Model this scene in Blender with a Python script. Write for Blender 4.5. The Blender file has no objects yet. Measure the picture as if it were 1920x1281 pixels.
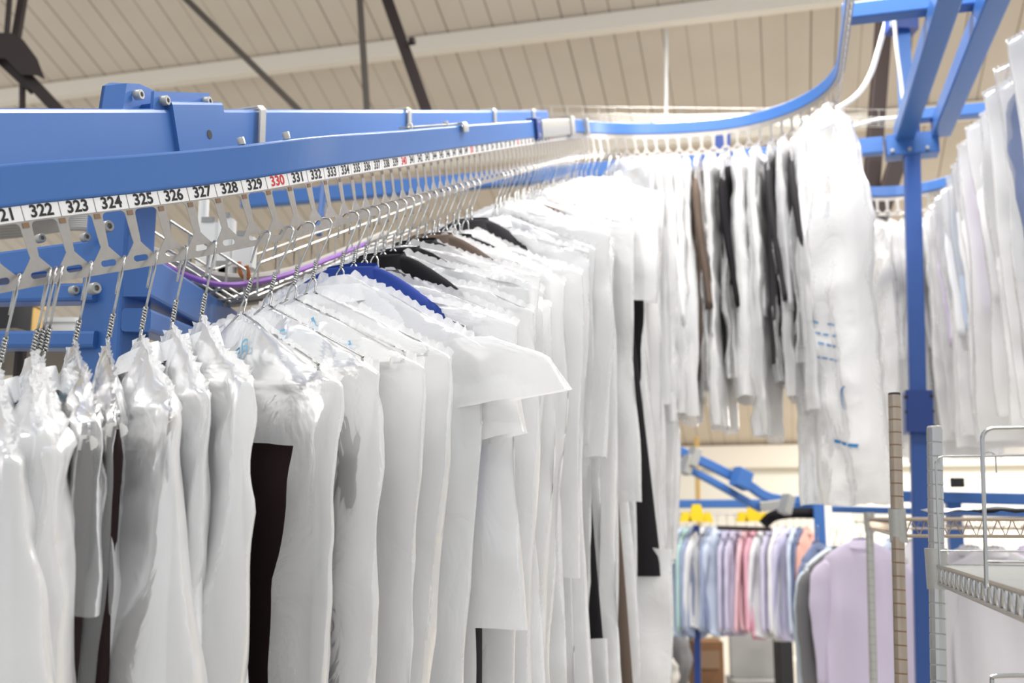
import bpy, bmesh, math, random
from mathutils import Vector, Matrix, noise
R = math.radians
C = bpy.context.scene.collection
scene = bpy.context.scene

# ------------------------------------------------------------------ camera, light, exposure
F = 1900.0; PITCH = math.atan(329.5/1900); H = 1.85          # camera height above the floor
cd = bpy.data.cameras.new('camera'); cam = bpy.data.objects.new('camera', cd); C.objects.link(cam)
cam.location = (0, 0, H); cam.rotation_euler = (R(90)+PITCH, 0, 0)
cd.sensor_width = 36; cd.lens = 36*F/1920; cd.clip_start = .02; cd.clip_end = 100
cd.dof.use_dof = True; cd.dof.focus_distance = 1.5; cd.dof.aperture_fstop = 4.6
scene.camera = cam
scene.view_settings.view_transform = 'Standard'; scene.view_settings.look = 'None'
scene.view_settings.exposure = 0.70; scene.view_settings.gamma = 1; scene.view_settings.use_curve_mapping = False
cy = scene.cycles; cy.max_bounces = 7; cy.diffuse_bounces = 3; cy.glossy_bounces = 3; cy.transmission_bounces = 4; cy.transparent_max_bounces = 8
w = bpy.data.worlds.new('world'); scene.world = w; w.use_nodes = True
w.node_tree.nodes['Background'].inputs[0].default_value = (.94, .97, 1, 1)
w.node_tree.nodes['Background'].inputs[1].default_value = .52

YAW = R(14.7); SA, CA = math.sin(YAW), math.cos(YAW)
def AB(a, b, z=0):                     # building axes: a along the straight conveyor, b to the right; z above camera height
    return Vector((a*SA+b*CA, a*CA-b*SA, H+z))
def px(u, v, Y):                       # the point at forward distance Y seen at photo pixel (u, v)
    x = (u-960)/F; y = (640.5-v)/F; c, s = math.cos(PITCH), math.sin(PITCH)
    d = Vector((x, c-s*y, s+c*y)); d *= Y/d.y
    return d + Vector((0, 0, H))
def area(name, loc, sx, sy, power, rz=0, col=(1, .97, .93), tilt=0):
    l = bpy.data.lights.new(name, 'AREA'); l.shape = 'RECTANGLE'; l.size = sx; l.size_y = sy; l.energy = power; l.color = col
    o = bpy.data.objects.new(name, l); C.objects.link(o); o.location = loc; o.rotation_euler = (tilt, 0, rz); return o
# overhead area lights added as key and fill, no fixtures modelled
for i, (a, b, z, p) in enumerate([(2.9, .1, 3.0, 75), (5.2, -.2, 3.2, 75), (2.6, 2.4, 3.2, 55), (.6, -2.0, 3.2, 22), (5.6, 3.0, 2.9, 80), (8.8, 1.6, 2.0, 70), (9.6, 4.2, 1.8, 70), (11.6, 2.2, 1.3, 70), (-1.6, .2, 3.2, 22)]):
    area('added_overhead_light', AB(a, b, z), 1.5, .3, p, -YAW)

# ------------------------------------------------------------------ materials
def mat(name, col, rough=.6, metal=0, spec=.5, bump=0, bscale=60, vary=0):
    m = bpy.data.materials.new(name); m.use_nodes = True; nt = m.node_tree; b = nt.nodes['Principled BSDF']
    b.inputs['Base Color'].default_value = (*col, 1); b.inputs['Roughness'].default_value = rough
    b.inputs['Metallic'].default_value = metal; b.inputs['Specular IOR Level'].default_value = spec
    if bump or vary:
        tc = nt.nodes.new('ShaderNodeTexCoord'); n = nt.nodes.new('ShaderNodeTexNoise'); n.inputs['Scale'].default_value = bscale
        nt.links.new(tc.outputs['Object'], n.inputs['Vector'])
        if bump:
            bp = nt.nodes.new('ShaderNodeBump'); bp.inputs['Strength'].default_value = bump; bp.inputs['Distance'].default_value = .004
            nt.links.new(n.outputs['Fac'], bp.inputs['Height']); nt.links.new(bp.outputs['Normal'], b.inputs['Normal'])
        if vary:
            mx = nt.nodes.new('ShaderNodeMixRGB'); mx.inputs[1].default_value = (*[c*(1-vary) for c in col], 1); mx.inputs[2].default_value = (*[min(1, c*(1+vary)) for c in col], 1)
            nt.links.new(n.outputs['Fac'], mx.inputs[0]); nt.links.new(mx.outputs[0], b.inputs['Base Color'])
    return m
def film(name, alpha, col=(.93, .93, .935), rough=.27, trans=.35, gloss=.32, bump=.20):
    m = bpy.data.materials.new(name); m.use_nodes = True; nt = m.node_tree; N = nt.nodes; L = nt.links
    for n in list(N): N.remove(n)
    out = N.new('ShaderNodeOutputMaterial'); dif = N.new('ShaderNodeBsdfDiffuse'); tl = N.new('ShaderNodeBsdfTranslucent'); tp = N.new('ShaderNodeBsdfTransparent'); gl = N.new('ShaderNodeBsdfGlossy')
    for s in (dif, tl): s.inputs['Color'].default_value = (*col, 1)
    gl.inputs['Roughness'].default_value = rough; gl.inputs['Color'].default_value = (1, 1, 1, 1)
    m1 = N.new('ShaderNodeMixShader'); m1.inputs[0].default_value = trans; L.new(dif.outputs[0], m1.inputs[1]); L.new(tl.outputs[0], m1.inputs[2])
    lw = N.new('ShaderNodeLayerWeight'); lw.inputs['Blend'].default_value = .35
    mr = N.new('ShaderNodeMapRange'); mr.inputs['To Min'].default_value = alpha; mr.inputs['To Max'].default_value = min(1, alpha+.35); L.new(lw.outputs['Facing'], mr.inputs['Value'])
    m2 = N.new('ShaderNodeMixShader'); L.new(mr.outputs[0], m2.inputs[0]); L.new(tp.outputs[0], m2.inputs[1]); L.new(m1.outputs[0], m2.inputs[2])
    fr = N.new('ShaderNodeFresnel'); fr.inputs['IOR'].default_value = 1.45
    mu = N.new('ShaderNodeMath'); mu.operation = 'MULTIPLY'; mu.inputs[1].default_value = gloss*1.6; L.new(fr.outputs[0], mu.inputs[0])
    m3 = N.new('ShaderNodeMixShader'); L.new(mu.outputs[0], m3.inputs[0]); L.new(m2.outputs[0], m3.inputs[1]); L.new(gl.outputs[0], m3.inputs[2])
    tc = N.new('ShaderNodeTexCoord'); mp = N.new('ShaderNodeMapping'); mp.inputs['Scale'].default_value = (7, 7, 4); L.new(tc.outputs['Object'], mp.inputs[0])
    n1 = N.new('ShaderNodeTexNoise'); n1.inputs['Scale'].default_value = 1.6; n1.inputs['Detail'].default_value = 3; n1.inputs['Distortion'].default_value = 1.2; L.new(mp.outputs[0], n1.inputs['Vector'])
    v1 = N.new('ShaderNodeTexVoronoi'); v1.feature = 'DISTANCE_TO_EDGE'; v1.inputs['Scale'].default_value = 1.3; L.new(n1.outputs['Color'], v1.inputs['Vector'])
    ad = N.new('ShaderNodeMath'); ad.operation = 'ADD'; L.new(n1.outputs['Fac'], ad.inputs[0]); L.new(v1.outputs['Distance'], ad.inputs[1])
    bp = N.new('ShaderNodeBump'); bp.inputs['Strength'].default_value = bump; bp.inputs['Distance'].default_value = .02; L.new(ad.outputs[0], bp.inputs['Height'])
    for s in (dif, gl, fr): L.new(bp.outputs[0], s.inputs['Normal'])
    L.new(m3.outputs[0], out.inputs['Surface']); return m
M = dict(
    blue=mat('blue_paint', (.050, .152, .43), .36, 0, .5, .02, 400, .05),
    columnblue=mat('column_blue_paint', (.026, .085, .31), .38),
    darkblue=mat('dark_blue_paint', (.012, .045, .22), .35),
    steel=mat('plate_steel', (.40, .375, .35), .40, .7, .5, .05, 90, .10),
    galv=mat('galvanised_steel', (.46, .455, .43), .42, .6, .5, .05, 150, .08),
    chrome=mat('chrome_wire', (.50, .50, .49), .22, 1),
    bronze=mat('brown_chrome', (.42, .35, .28), .32, .85, .5, 0, 40, .12),
    rust=mat('brown_wear', (.24, .15, .09), .7),
    label=mat('white_label', (.86, .85, .84), .5), ink=mat('black_ink', (.012, .012, .014), .6), red=mat('red_ink', (.62, .03, .035), .6),
    print=mat('blue_print', (.22, .50, .68), .5), dprint=mat('deep_blue_print', (.01, .16, .42), .5),
    iron=mat('dark_iron', (.022, .012, .011), .55, .2), ironbrown=mat('brown_iron', (.09, .075, .062), .6, .2),  # second iron is the paler brown of the thin tie rods
    cream=mat('cream_paint', (.88, .81, .70), .6), white=mat('white_plastic', (.86, .86, .83), .4), wall=mat('white_wall', (.88, .84, .74), .8),
    floor=mat('concrete', (.46, .43, .38), .8, 0, .4, .1, 12, .12), grey=mat('grey_plastic', (.34, .34, .33), .6), brown=mat('brown_board', (.20, .10, .045), .7, 0, .4, .1, 30, .2),
    yellow=mat('yellow_plastic', (.86, .60, .015), .45), purple=mat('purple_cable', (.30, .12, .48), .5), cable=mat('grey_cable', (.42, .40, .37), .6), cabled=mat('dark_cable', (.14, .12, .10), .5), orange=mat('orange_wire', (.45, .16, .04), .5), green=mat('green_tag', (.02, .28, .10), .5),
    black=mat('black_rubber', (.012, .012, .014), .6), wood=mat('pale_wood', (.55, .36, .12), .6),
    film=film('milky_film', .54), filmd=film('dense_film', .84), filmc=film('clear_film', .22, trans=.3, gloss=.75, bump=.25), paper=mat('paper_guard', (.86, .85, .82), .8))
CLOTH = {}
def cloth(name):
    cols = dict(white=(.86, .86, .87), offwhite=(.80, .77, .72), charcoal=(.035, .033, .036), black=(.012, .011, .013), brown=(.13, .095, .075), navy=(.02, .035, .10), royal=(.025, .055, .27), grey=(.22, .22, .23), lightgrey=(.5, .5, .52), taupe=(.30, .25, .20), lavender=(.74, .67, .84), lilac=(.66, .63, .80), sky=(.60, .70, .86), paleblue=(.66, .74, .88), pink=(.90, .60, .66), rose=(.84, .45, .55), mint=(.50, .70, .68), slate=(.16, .20, .33), denim=(.36, .42, .60), ice=(.72, .80, .88), salmon=(.70, .40, .34), blush=(.85, .76, .74), softwhite=(.70, .68, .72), wine=(.022, .011, .012))
    if name not in CLOTH: CLOTH[name] = mat('cloth_'+name, cols[name], .9, 0, .2, .12, 300, .06)
    return CLOTH[name]

# ------------------------------------------------------------------ mesh helpers
def link(name, me, m, parent=None, smooth=True):
    o = bpy.data.objects.new(name, me); C.objects.link(o)
    if m is not None:
        for q in (m if isinstance(m, (list, tuple)) else [m]): me.materials.append(q)
    if parent: o.parent = parent
    return o
def mesh(name, vs, fs, smooth=True, mi=None):
    me = bpy.data.meshes.new(name); me.from_pydata([tuple(v) for v in vs], [], fs)
    if mi: me.polygons.foreach_set('material_index', mi)
    if smooth: me.polygons.foreach_set('use_smooth', [True]*len(me.polygons))
    me.update(); return me
class MB:
    def __init__(s): s.v = []; s.f = []; s.mi = []; s.m = 0
    def add(s, vs, fs):
        o = len(s.v); s.v += [Vector(v) for v in vs]; s.f += [tuple(i+o for i in f) for f in fs]; s.mi += [s.m]*len(fs)
    def sweep(s, pts, prof, ups=None, closed=False, cap=True, scale=None):
        pts = [Vector(p) for p in pts]; n = len(pts); k = len(prof); o = len(s.v)
        for i, p in enumerate(pts):
            if closed: t = pts[(i+1) % n]-pts[i-1]
            else: t = pts[min(i+1, n-1)]-pts[max(i-1, 0)]
            t = t.normalized(); up = Vector(ups[i]) if ups else Vector((0, 0, 1))
            if abs(t.dot(up)) > .98: up = Vector((0, 1, 0)) if abs(t.y) < .9 else Vector((1, 0, 0))
            r = t.cross(up).normalized(); u = r.cross(t); q = scale[i] if scale else 1
            for (a, b) in prof: s.v.append(p+(r*a+u*b)*q)
        m = n if closed else n-1
        for i in range(m):
            for j in range(k):
                s.f.append((o+i*k+j, o+i*k+(j+1) % k, o+((i+1) % n)*k+(j+1) % k, o+((i+1) % n)*k+j)); s.mi.append(s.m)
        if cap and not closed:
            s.f.append(tuple(o+j for j in reversed(range(k)))); s.f.append(tuple(o+(n-1)*k+j for j in range(k))); s.mi += [s.m, s.m]
        return s
    def tube(s, pts, r, k=8, closed=False, scale=None): return s.sweep(pts, [(r*math.cos(2*math.pi*j/k), r*math.sin(2*math.pi*j/k)) for j in range(k)], None, closed, True, scale)
    def beam(s, p, q, wd, ht, up=(0, 0, 1), c=.006): return s.sweep([p, q], rrect(wd, ht, c), [up, up])
    def box(s, M4, sx, sy, sz):
        vs = [M4 @ Vector((x*sx/2, y*sy/2, z*sz/2)) for x in (-1, 1) for y in (-1, 1) for z in (-1, 1)]
        s.add(vs, [(0, 1, 3, 2), (4, 6, 7, 5), (0, 4, 5, 1), (2, 3, 7, 6), (0, 2, 6, 4), (1, 5, 7, 3)])
    def cyl(s, p, ax, r, h, k=14, inner=0):       # capped cylinder from p along ax, optional hex recess at the far end
        ax = Vector(ax).normalized(); p = Vector(p); ref = Vector((0, 0, 1)) if abs(ax.z) < .9 else Vector((1, 0, 0)); x = ax.cross(ref).normalized(); y = ax.cross(x)
        ring = lambda rr, hh: [p+ax*hh+(x*math.cos(2*math.pi*j/k)+y*math.sin(2*math.pi*j/k))*rr for j in range(k)]
        st = [(r, 0), (r, h-r*.15), (r*.88, h)] + ([(inner, h), (inner, h*.55)] if inner else [])
        o = len(s.v)
        for a, b in st: s.v += ring(a, b)
        for i in range(len(st)-1):
            for j in range(k): s.f.append((o+i*k+j, o+i*k+(j+1) % k, o+(i+1)*k+(j+1) % k, o+(i+1)*k+j)); s.mi.append(s.m)
        s.f.append(tuple(o+j for j in reversed(range(k)))); s.f.append(tuple(o+(len(st)-1)*k+j for j in range(k))); s.mi += [s.m]*2
    def build(s, name, m, parent=None, smooth=False):
        me = mesh(name, s.v, s.f, smooth, s.mi)
        if smooth:
            try: me.set_sharp_from_angle(angle=R(40))
            except Exception: pass
        return link(name, me, m, parent)
def rrect(wd, ht, c, n=2):
    out = []
    for sx, sy, a0 in ((1, 1, 0), (-1, 1, 90), (-1, -1, 180), (1, -1, 270)):
        for k in range(n+1):
            a = R(a0+90*k/n); out.append((sx*(wd/2-c)+c*math.cos(a), sy*(ht/2-c)+c*math.sin(a)))
    return out
def tag(o, label=None, cat=None, group=None, kind=None):
    if label: o['label'] = label
    if cat: o['category'] = cat
    if group: o['group'] = group
    if kind: o['kind'] = kind
    return o
def empty(name, loc, label, cat, group=None, rot=None):
    o = bpy.data.objects.new(name, None); C.objects.link(o); o.location = loc; o.empty_display_size = .05
    if rot: o.rotation_euler = rot
    return tag(o, label, cat, group)
def smooth_pts(pts, n=6):                    # Catmull-Rom
    pts = [Vector(p) for p in pts]; out = []
    for i in range(len(pts)-1):
        p0, p1, p2, p3 = pts[max(i-1, 0)], pts[i], pts[i+1], pts[min(i+2, len(pts)-1)]
        for k in range(n):
            t = k/n; out.append(.5*((2*p1)+(p2-p0)*t+(2*p0-5*p1+4*p2-p3)*t*t+(3*p1-p0-3*p2+p3)*t**3))
    return out+[pts[-1]]

# ------------------------------------------------------------------ the room
def quad(name, ps, m): return tag(link(name, mesh(name, ps, [(0, 1, 2, 3)], False), m), kind='structure')
TR = math.tan(R(20)); Z0 = 5.71
roof = lambda a: Z0-TR*a
def plank_mat():
    m = mat('painted_planks', (.66, .59, .48), .75); nt = m.node_tree; N = nt.nodes; L = nt.links; b = N['Principled BSDF']
    tc = N.new('ShaderNodeTexCoord'); sx = N.new('ShaderNodeSeparateXYZ'); L.new(tc.outputs['Object'], sx.inputs[0])
    dv = N.new('ShaderNodeMath'); dv.operation = 'DIVIDE'; dv.inputs[1].default_value = .165; L.new(sx.outputs['X'], dv.inputs[0])
    fr = N.new('ShaderNodeMath'); fr.operation = 'FRACT'; L.new(dv.outputs[0], fr.inputs[0])
    fl = N.new('ShaderNodeMath'); fl.operation = 'FLOOR'; L.new(dv.outputs[0], fl.inputs[0])
    wn = N.new('ShaderNodeTexWhiteNoise'); wn.noise_dimensions = '1D'; L.new(fl.outputs[0], wn.inputs['W'])
    lt = N.new('ShaderNodeMath'); lt.operation = 'LESS_THAN'; lt.inputs[1].default_value = .062; L.new(fr.outputs[0], lt.inputs[0])
    st = N.new('ShaderNodeMath'); st.operation = 'MULTIPLY'; L.new(lt.outputs[0], st.inputs[0])
    mr = N.new('ShaderNodeMapRange'); mr.inputs['To Min'].default_value = .35; mr.inputs['To Max'].default_value = .95; L.new(wn.outputs['Value'], mr.inputs['Value']); L.new(mr.outputs[0], st.inputs[1])
    no = N.new('ShaderNodeTexNoise'); no.inputs['Scale'].default_value = 2.2; L.new(tc.outputs['Object'], no.inputs['Vector'])
    m1 = N.new('ShaderNodeMixRGB'); m1.inputs[1].default_value = (.66, .57, .455, 1); m1.inputs[2].default_value = (.76, .675, .565, 1); L.new(no.outputs['Fac'], m1.inputs[0])
    m2 = N.new('ShaderNodeMixRGB'); m2.inputs[2].default_value = (.20, .145, .09, 1); L.new(st.outputs[0], m2.inputs[0]); L.new(m1.outputs[0], m2.inputs[1]); L.new(m2.outputs[0], b.inputs['Base Color'])
    return m
# ceiling built in its own frame: x along B, y down the slope, so that the boards follow the slope
def slab_ab(name, a0, a1, b0, b1, zf, m, th=.05):
    o = tag(link(name, mesh(name, [(b, a, zf(a)+d) for d in (0, th) for a in (a0, a1) for b in (b0, b1)], [(0, 2, 3, 1), (4, 5, 7, 6), (0, 1, 5, 4), (2, 6, 7, 3), (0, 4, 6, 2), (1, 3, 7, 5)], False), m), kind='structure')
    o.location = (0, 0, H); o.rotation_euler = (0, 0, -YAW); return o
AE = 13.3
slab_ab('ceiling', 1.5, AE, -13, 9, roof, plank_mat())
slab_ab('floor', -3, AE+.1, -8, 9, lambda a: -H-.05, M['floor'])
slab_ab('wall_back', AE-.02, AE+.15, -13, 9, lambda a: -H, M['wall'], roof(AE)+H+.06)
for k, a in enumerate((5.24, 6.40, 7.56)):
    m = MB(); m.sweep([AB(a, -13, roof(a)-.06), AB(a, 9, roof(a)-.06)], rrect(.09, .12, .006)); tag(m.build('trim_%d' % (k+1), M['cream']), kind='structure')
m = MB(); m.sweep([AB(AE-.12, -13, roof(AE)-.12), AB(AE-.12, 9, roof(AE)-.12)], rrect(.2, .28, .01)); tag(m.build('trim_4', M['cream']), kind='structure')

# ------------------------------------------------------------------ the conveyor path
P = .05; PHI = .386; ZP = .0
PSI = .2565; K = .059; I1 = 334.847; I0 = 328.217
hd = lambda i: PSI+K*min(max(I1-i, 0), I1-I0)
BL = None
def _path():
    pos = {}; yaw = {}; el = {}
    y = (640.5-298.663)/F; c, s = math.cos(PITCH), math.sin(PITCH); d = Vector(((756-960)/F, c-s*y, s+c*y)); p0 = d*(1.949/d.y)
    step = .25; ARC0 = 380.0; RB = .49; NQ = RB*math.pi/2/P
    def hh(i):
        if i < ARC0: return hd(i)
        return PSI+min((i-ARC0)*P/RB, math.pi)
    def ph(i):
        if i < ARC0: return PHI
        return PHI*max(0, 1-(i-ARC0)/NQ)
    pos[340.0] = p0; i = 340.0
    while i < 450:
        m = i+step/2; h, e = hh(m), ph(m); k = math.cos(e) if i < ARC0 else 1
        pos[i+step] = pos[i]+step*P*Vector((math.sin(h)*k, math.cos(h)*k, math.sin(e))); i += step
    i = 340.0
    while i > 312:
        m = i-step/2; h, e = hh(m), ph(m); pos[i-step] = pos[i]-step*P*Vector((math.sin(h)*math.cos(e), math.cos(h)*math.cos(e), math.sin(e))); i -= step
    return pos, hh, ph
PATH, HH, PH = _path()
_zc = [(312, .012), (318, .010), (322, .0065), (325, 0), (327, -.003), (329, -.0045), (332, -.0027), (335, -.0015), (340, -.001), (350, .002), (360, .004), (372, .004), (395, 0), (450, 0)]
def zc(i):
    for (a, x), (b, y) in zip(_zc, _zc[1:]):
        if a <= i <= b:
            t = (i-a)/(b-a); return x+(y-x)*t
    return 0
def at(i):                                  # world point of the label centre line at slot number i
    j = math.floor(i*4)/4; t = (i-j)*4; p = PATH[j].lerp(PATH[min(j+.25, 450.0)], t)
    return p+Vector((0, 0, H+zc(i)))
def frame(i):                               # tangent, right (towards the camera side), plate normal up
    t = (at(min(i+.3, 449.7))-at(max(i-.3, 312))).normalized(); r = t.cross(Vector((0, 0, 1))).normalized(); return t, r, r.cross(t)
def on(i, dx, dn, dt=0):
    t, r, u = frame(i); return at(i)+r*dx+u*dn+t*dt

# front blue rail (ends at the joint), joint, bend rail
RAILN = .0065+.026
def rail(name, i0, i1, label, step=.5, hgt=.052):
    n = int((i1-i0)/step); pts = [on(i0+k*step, -.009, RAILN) for k in range(n+1)]; ups = [frame(i0+k*step)[2] for k in range(n+1)]
    m = MB(); m.sweep(pts, rrect(.026, hgt, .004, 3), ups); o = m.build(name, M['blue']); return tag(o, label, 'rail')
J0, J1 = 364.5, 378.5
fr = rail('conveyor_rail', 313, J0, 'curved bright blue box rail running over the numbered label strip')
m = MB(); pts = [on(J0+.1+k*.7, -.004, RAILN) for k in range(3)]; m.sweep(pts, rrect(.036, .068, .004), [frame(J0)[2]]*3); eb = m.build('end_bracket', M['darkblue'], fr, True)
for dn in (-.02, .02):
    m = MB(); m.cyl(on(J0+.8, .009, RAILN+dn), frame(J0)[1], .005, .006, 10, .002); m.build('bolt', M['galv'], eb, True)
m = MB(); m.sweep([on(J0+1.8+k*.6, -.004, RAILN-.002) for k in range(20)], rrect(.034, .058, .004), [frame(J0+1.8+k*.6)[2] for k in range(20)])
jt = tag(m.build('rail_joint', M['galv'], None, True), 'grey metal expansion joint box between the straight rail and the bend rail', 'rail joint')
m = MB(); m.sweep([on(J1-2.2+k*.7, -.004, RAILN) for k in range(3)], rrect(.044, .072, .004), [frame(J1)[2]]*3); m.build('joint_collar', M['grey'], jt, True)
br = rail('bend_rail', J1-.4, 448, 'blue rail bending round and climbing overhead at top right', .5, .05)
m = MB(); m.sweep([on(382, .0, RAILN-.002), on(382.4, 0, RAILN-.002)], rrect(.04, .064, .003), [frame(382)[2]]*2); m.build('rail_clip', M['galv'], br)

# slotted carrier strip: one cell cut with its slot, repeated along the path
HW = .0190; TOPS = -.0140; SH = -.0480; VB = -.0760; BOT = -.0930; OBY = -.0800; OBW = .0115; OBH = .0042
def cell_mesh():
    cu = bpy.data.curves.new('cell', 'CURVE'); cu.dimensions = '2D'; cu.fill_mode = 'BOTH'; cu.extrude = .0006
    def spl(ps):
        s = cu.splines.new('POLY'); s.points.add(len(ps)-1); s.use_cyclic_u = True
        for q, p in zip(s.points, ps): q.co = (p[0], p[1], 0, 1)
    h = P/2; notch = lambda sg: [(sg*(h-OBW), OBY+OBH*math.cos(a)) if False else (sg*(h-OBW+OBH*(1-math.sin(a))), OBY+OBH*math.cos(a)) for a in [math.pi*k/6 for k in range(7)]]
    spl([(-h, BOT), (h, BOT), (h, OBY-OBH)]+notch(1)[::-1]+[(h, OBY+OBH), (h, .0060), (-h, .0060), (-h, OBY+OBH)]+notch(-1)+[(-h, OBY-OBH)])
    c = .007; top = []
    for k in range(5):
        a = R(90*k/4); top.append((HW-.0015-c+c*math.cos(a), TOPS-c+c*math.sin(a)))
    r = [(HW, SH-.006), (HW+.0005, SH-.010), (HW-.003, SH-.0145), (.006, VB+.002), (.003, VB)]
    right = r[::-1]+top; left = [(-x, y) for x, y in reversed(right)]
    spl(right+left)
    o = bpy.data.objects.new('cell', cu); C.objects.link(o); dg = bpy.context.evaluated_depsgraph_get(); me = bpy.data.meshes.new_from_object(o.evaluated_get(dg))
    vs = [v.co.copy() for v in me.vertices]; fs = [tuple(p.vertices) for p in me.polygons]
    bpy.data.objects.remove(o); bpy.data.curves.remove(cu); bpy.data.meshes.remove(me); return vs, fs
cv, cf = cell_mesh()
def strip(name, i0, i1, label):
    m = MB()
    for i in range(i0, i1+1):
        m.m = 0; m.add([on(i+v.x/P, v.z, v.y) for v in cv], cf)
        if i < 352:
            m.m = 1; t, r, u = frame(i+.5); m.box(Matrix.Translation(on(i+.5, .0008, TOPS-.004)) @ Matrix((t, r, u)).transposed().to_4x4(), .0085, .0012, .0065)
    return tag(m.build(name, [M['steel'], M['rust']]), label, 'carrier strip')
car = strip('slotted_carrier', 314, 380, 'long steel strip of hook slots under the row of printed numbers')
strip('bend_carrier', 381, 447, 'steel slot strip following the blue bend rail at upper right')
def text_mesh(body, size, bold=.0):
    cu = bpy.data.curves.new('t', 'FONT'); cu.body = body; cu.size = size; cu.align_x = 'CENTER'; cu.align_y = 'CENTER'; cu.offset = bold; cu.resolution_u = 4
    o = bpy.data.objects.new('t', cu); C.objects.link(o); dg = bpy.context.evaluated_depsgraph_get(); me = bpy.data.meshes.new_from_object(o.evaluated_get(dg))
    vs = [v.co.copy() for v in me.vertices]; fs = [tuple(p.vertices) for p in me.polygons]
    bpy.data.objects.remove(o); bpy.data.curves.remove(cu); bpy.data.meshes.remove(me); return vs, fs
for i in range(317, 376):
    m = MB(); n = 4; g = .485
    fc = [on(i-g+2*g*k/n, .0012, dn) for k in range(n+1) for dn in (-.0125, .0062)]; bk = [on(i-g+2*g*k/n, .0007, dn) for k in range(n+1) for dn in (-.0125, .0062)]
    m.add(fc+bk, [(2*k, 2*k+2, 2*k+3, 2*k+1) for k in range(n)]+[(10+2*k, 10+2*k+1, 10+2*k+3, 10+2*k+2) for k in range(n)]+[(2*k, 10+2*k, 12+2*k, 2*k+2) for k in range(n)]+[(2*k+1, 2*k+3, 13+2*k, 11+2*k) for k in range(n)])
    lb = m.build('number_label', M['label'], car)
    tag(lb, 'white label printed %s' % i + (' in red' if i % 10 == 0 else ''))
    tv, tf = text_mesh(str(i), .0212, .0006)
    cx = sum(v.x for v in tv)/len(tv)
    link('numeral', mesh('numeral', [on(i+(v.x*1.0)/P, .0016, v.y-.0028) for v in tv], tf, False), M['red'] if i % 10 == 0 else M['ink'], lb)

# back support beam, its sleeve, bracket and J clips
BB = -1.00; zb = lambda a: .403*a+.055
bt = lambda a, dz=0, db=0: AB(a, BB+db, zb(a)+dz)
upb = Vector((-SA*math.sin(PHI), -CA*math.sin(PHI), math.cos(PHI)))
m = MB(); m.sweep([bt(.55), bt(4.4)], rrect(.05, .10, .007), [upb]*2)
bb = tag(m.build('support_beam', M['blue']), 'long straight blue box beam behind and above the curved rail', 'beam')
def beam_a(u):                                # a on the beam's top line at photo column u
    lo, hi = .5, 4.6
    for _ in range(50):
        mid = (lo+hi)/2; q = bt(mid, .05)-Vector((0, 0, H)); c, s = math.cos(PITCH), math.sin(PITCH)
        uu = 960+F*q.x/(q.y*c+q.z*s)
        if uu < u: lo = mid
        else: hi = mid
    return lo
a0, a1 = beam_a(305), beam_a(400)
m = MB(); m.sweep([bt(a0, .003), bt(a1, .003)], rrect(.064, .118, .006), [upb]*2); sl = m.build('sleeve', M['blue'], bb)
m = MB(); am = a0+(a1-a0)*.62; m.cyl(bt(am, .004, .0300), AB(0, 1, 0)-AB(0, 0, 0), .009, .0028, 16); m.build('hole', M['black'], sl, True)
# bracket on the sleeve: upright blue plates with socket bolts
ex = (AB(0, 1, 0)-AB(0, 0, 0)); ea = (bt(1)-bt(0)).normalized()
def bplate(a, b, da, db, dz, h0): return Matrix.Translation(bt(a, h0+dz/2, b)) @ Matrix((ea, ex, ea.cross(ex)*-1)).transposed().to_4x4()
m = MB(); aq = beam_a(330); br_ = Matrix((ea, ex, ex.cross(ea))).transposed().to_4x4()
def bx(mb, a, b, z, sa, sb, sz): mb.box(Matrix.Translation(bt(a, z, b)) @ br_, sa, sb, sz)
k = (a1-a0)
def prism(mb, outline, b0, b1):               # outline in (a, dz) on the beam, extruded across it
    n = len(outline); mb.add([bt(a, z, b) for b in (b0, b1) for a, z in outline], [tuple(range(n))[::-1], tuple(range(n, 2*n))]+[(j, (j+1) % n, n+(j+1) % n, n+j) for j in range(n)])
aw = beam_a(225); ax_ = beam_a(262); ay = beam_a(375)
prism(m, [(aw-.01, .045), (aw-.004, .098), (aw+.012, .104), (beam_a(285), .104), (ay, .066), (ay, .045)], -.034, -.028)
prism(m, [(ax_+.01, .045), (ax_+.01, .085), (ay, .085), (ay, .045)], .012, .018)
prism(m, [(aw-.01, .045), (aw-.004, .098), (aw+.012, .098), (aw+.012, .045)], -.034, .012)
bk = m.build('mounting_bracket', M['blue'], bb)
for (uu, dz, b) in ((285, .068, .018), (366, .068, .018), (240, .078, .012)):
    m = MB(); m.cyl(bt(beam_a(uu), dz, b), ex, .0085, .012, 16, .0042); m.build('socket_bolt', M['galv'], bk, True)
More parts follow.
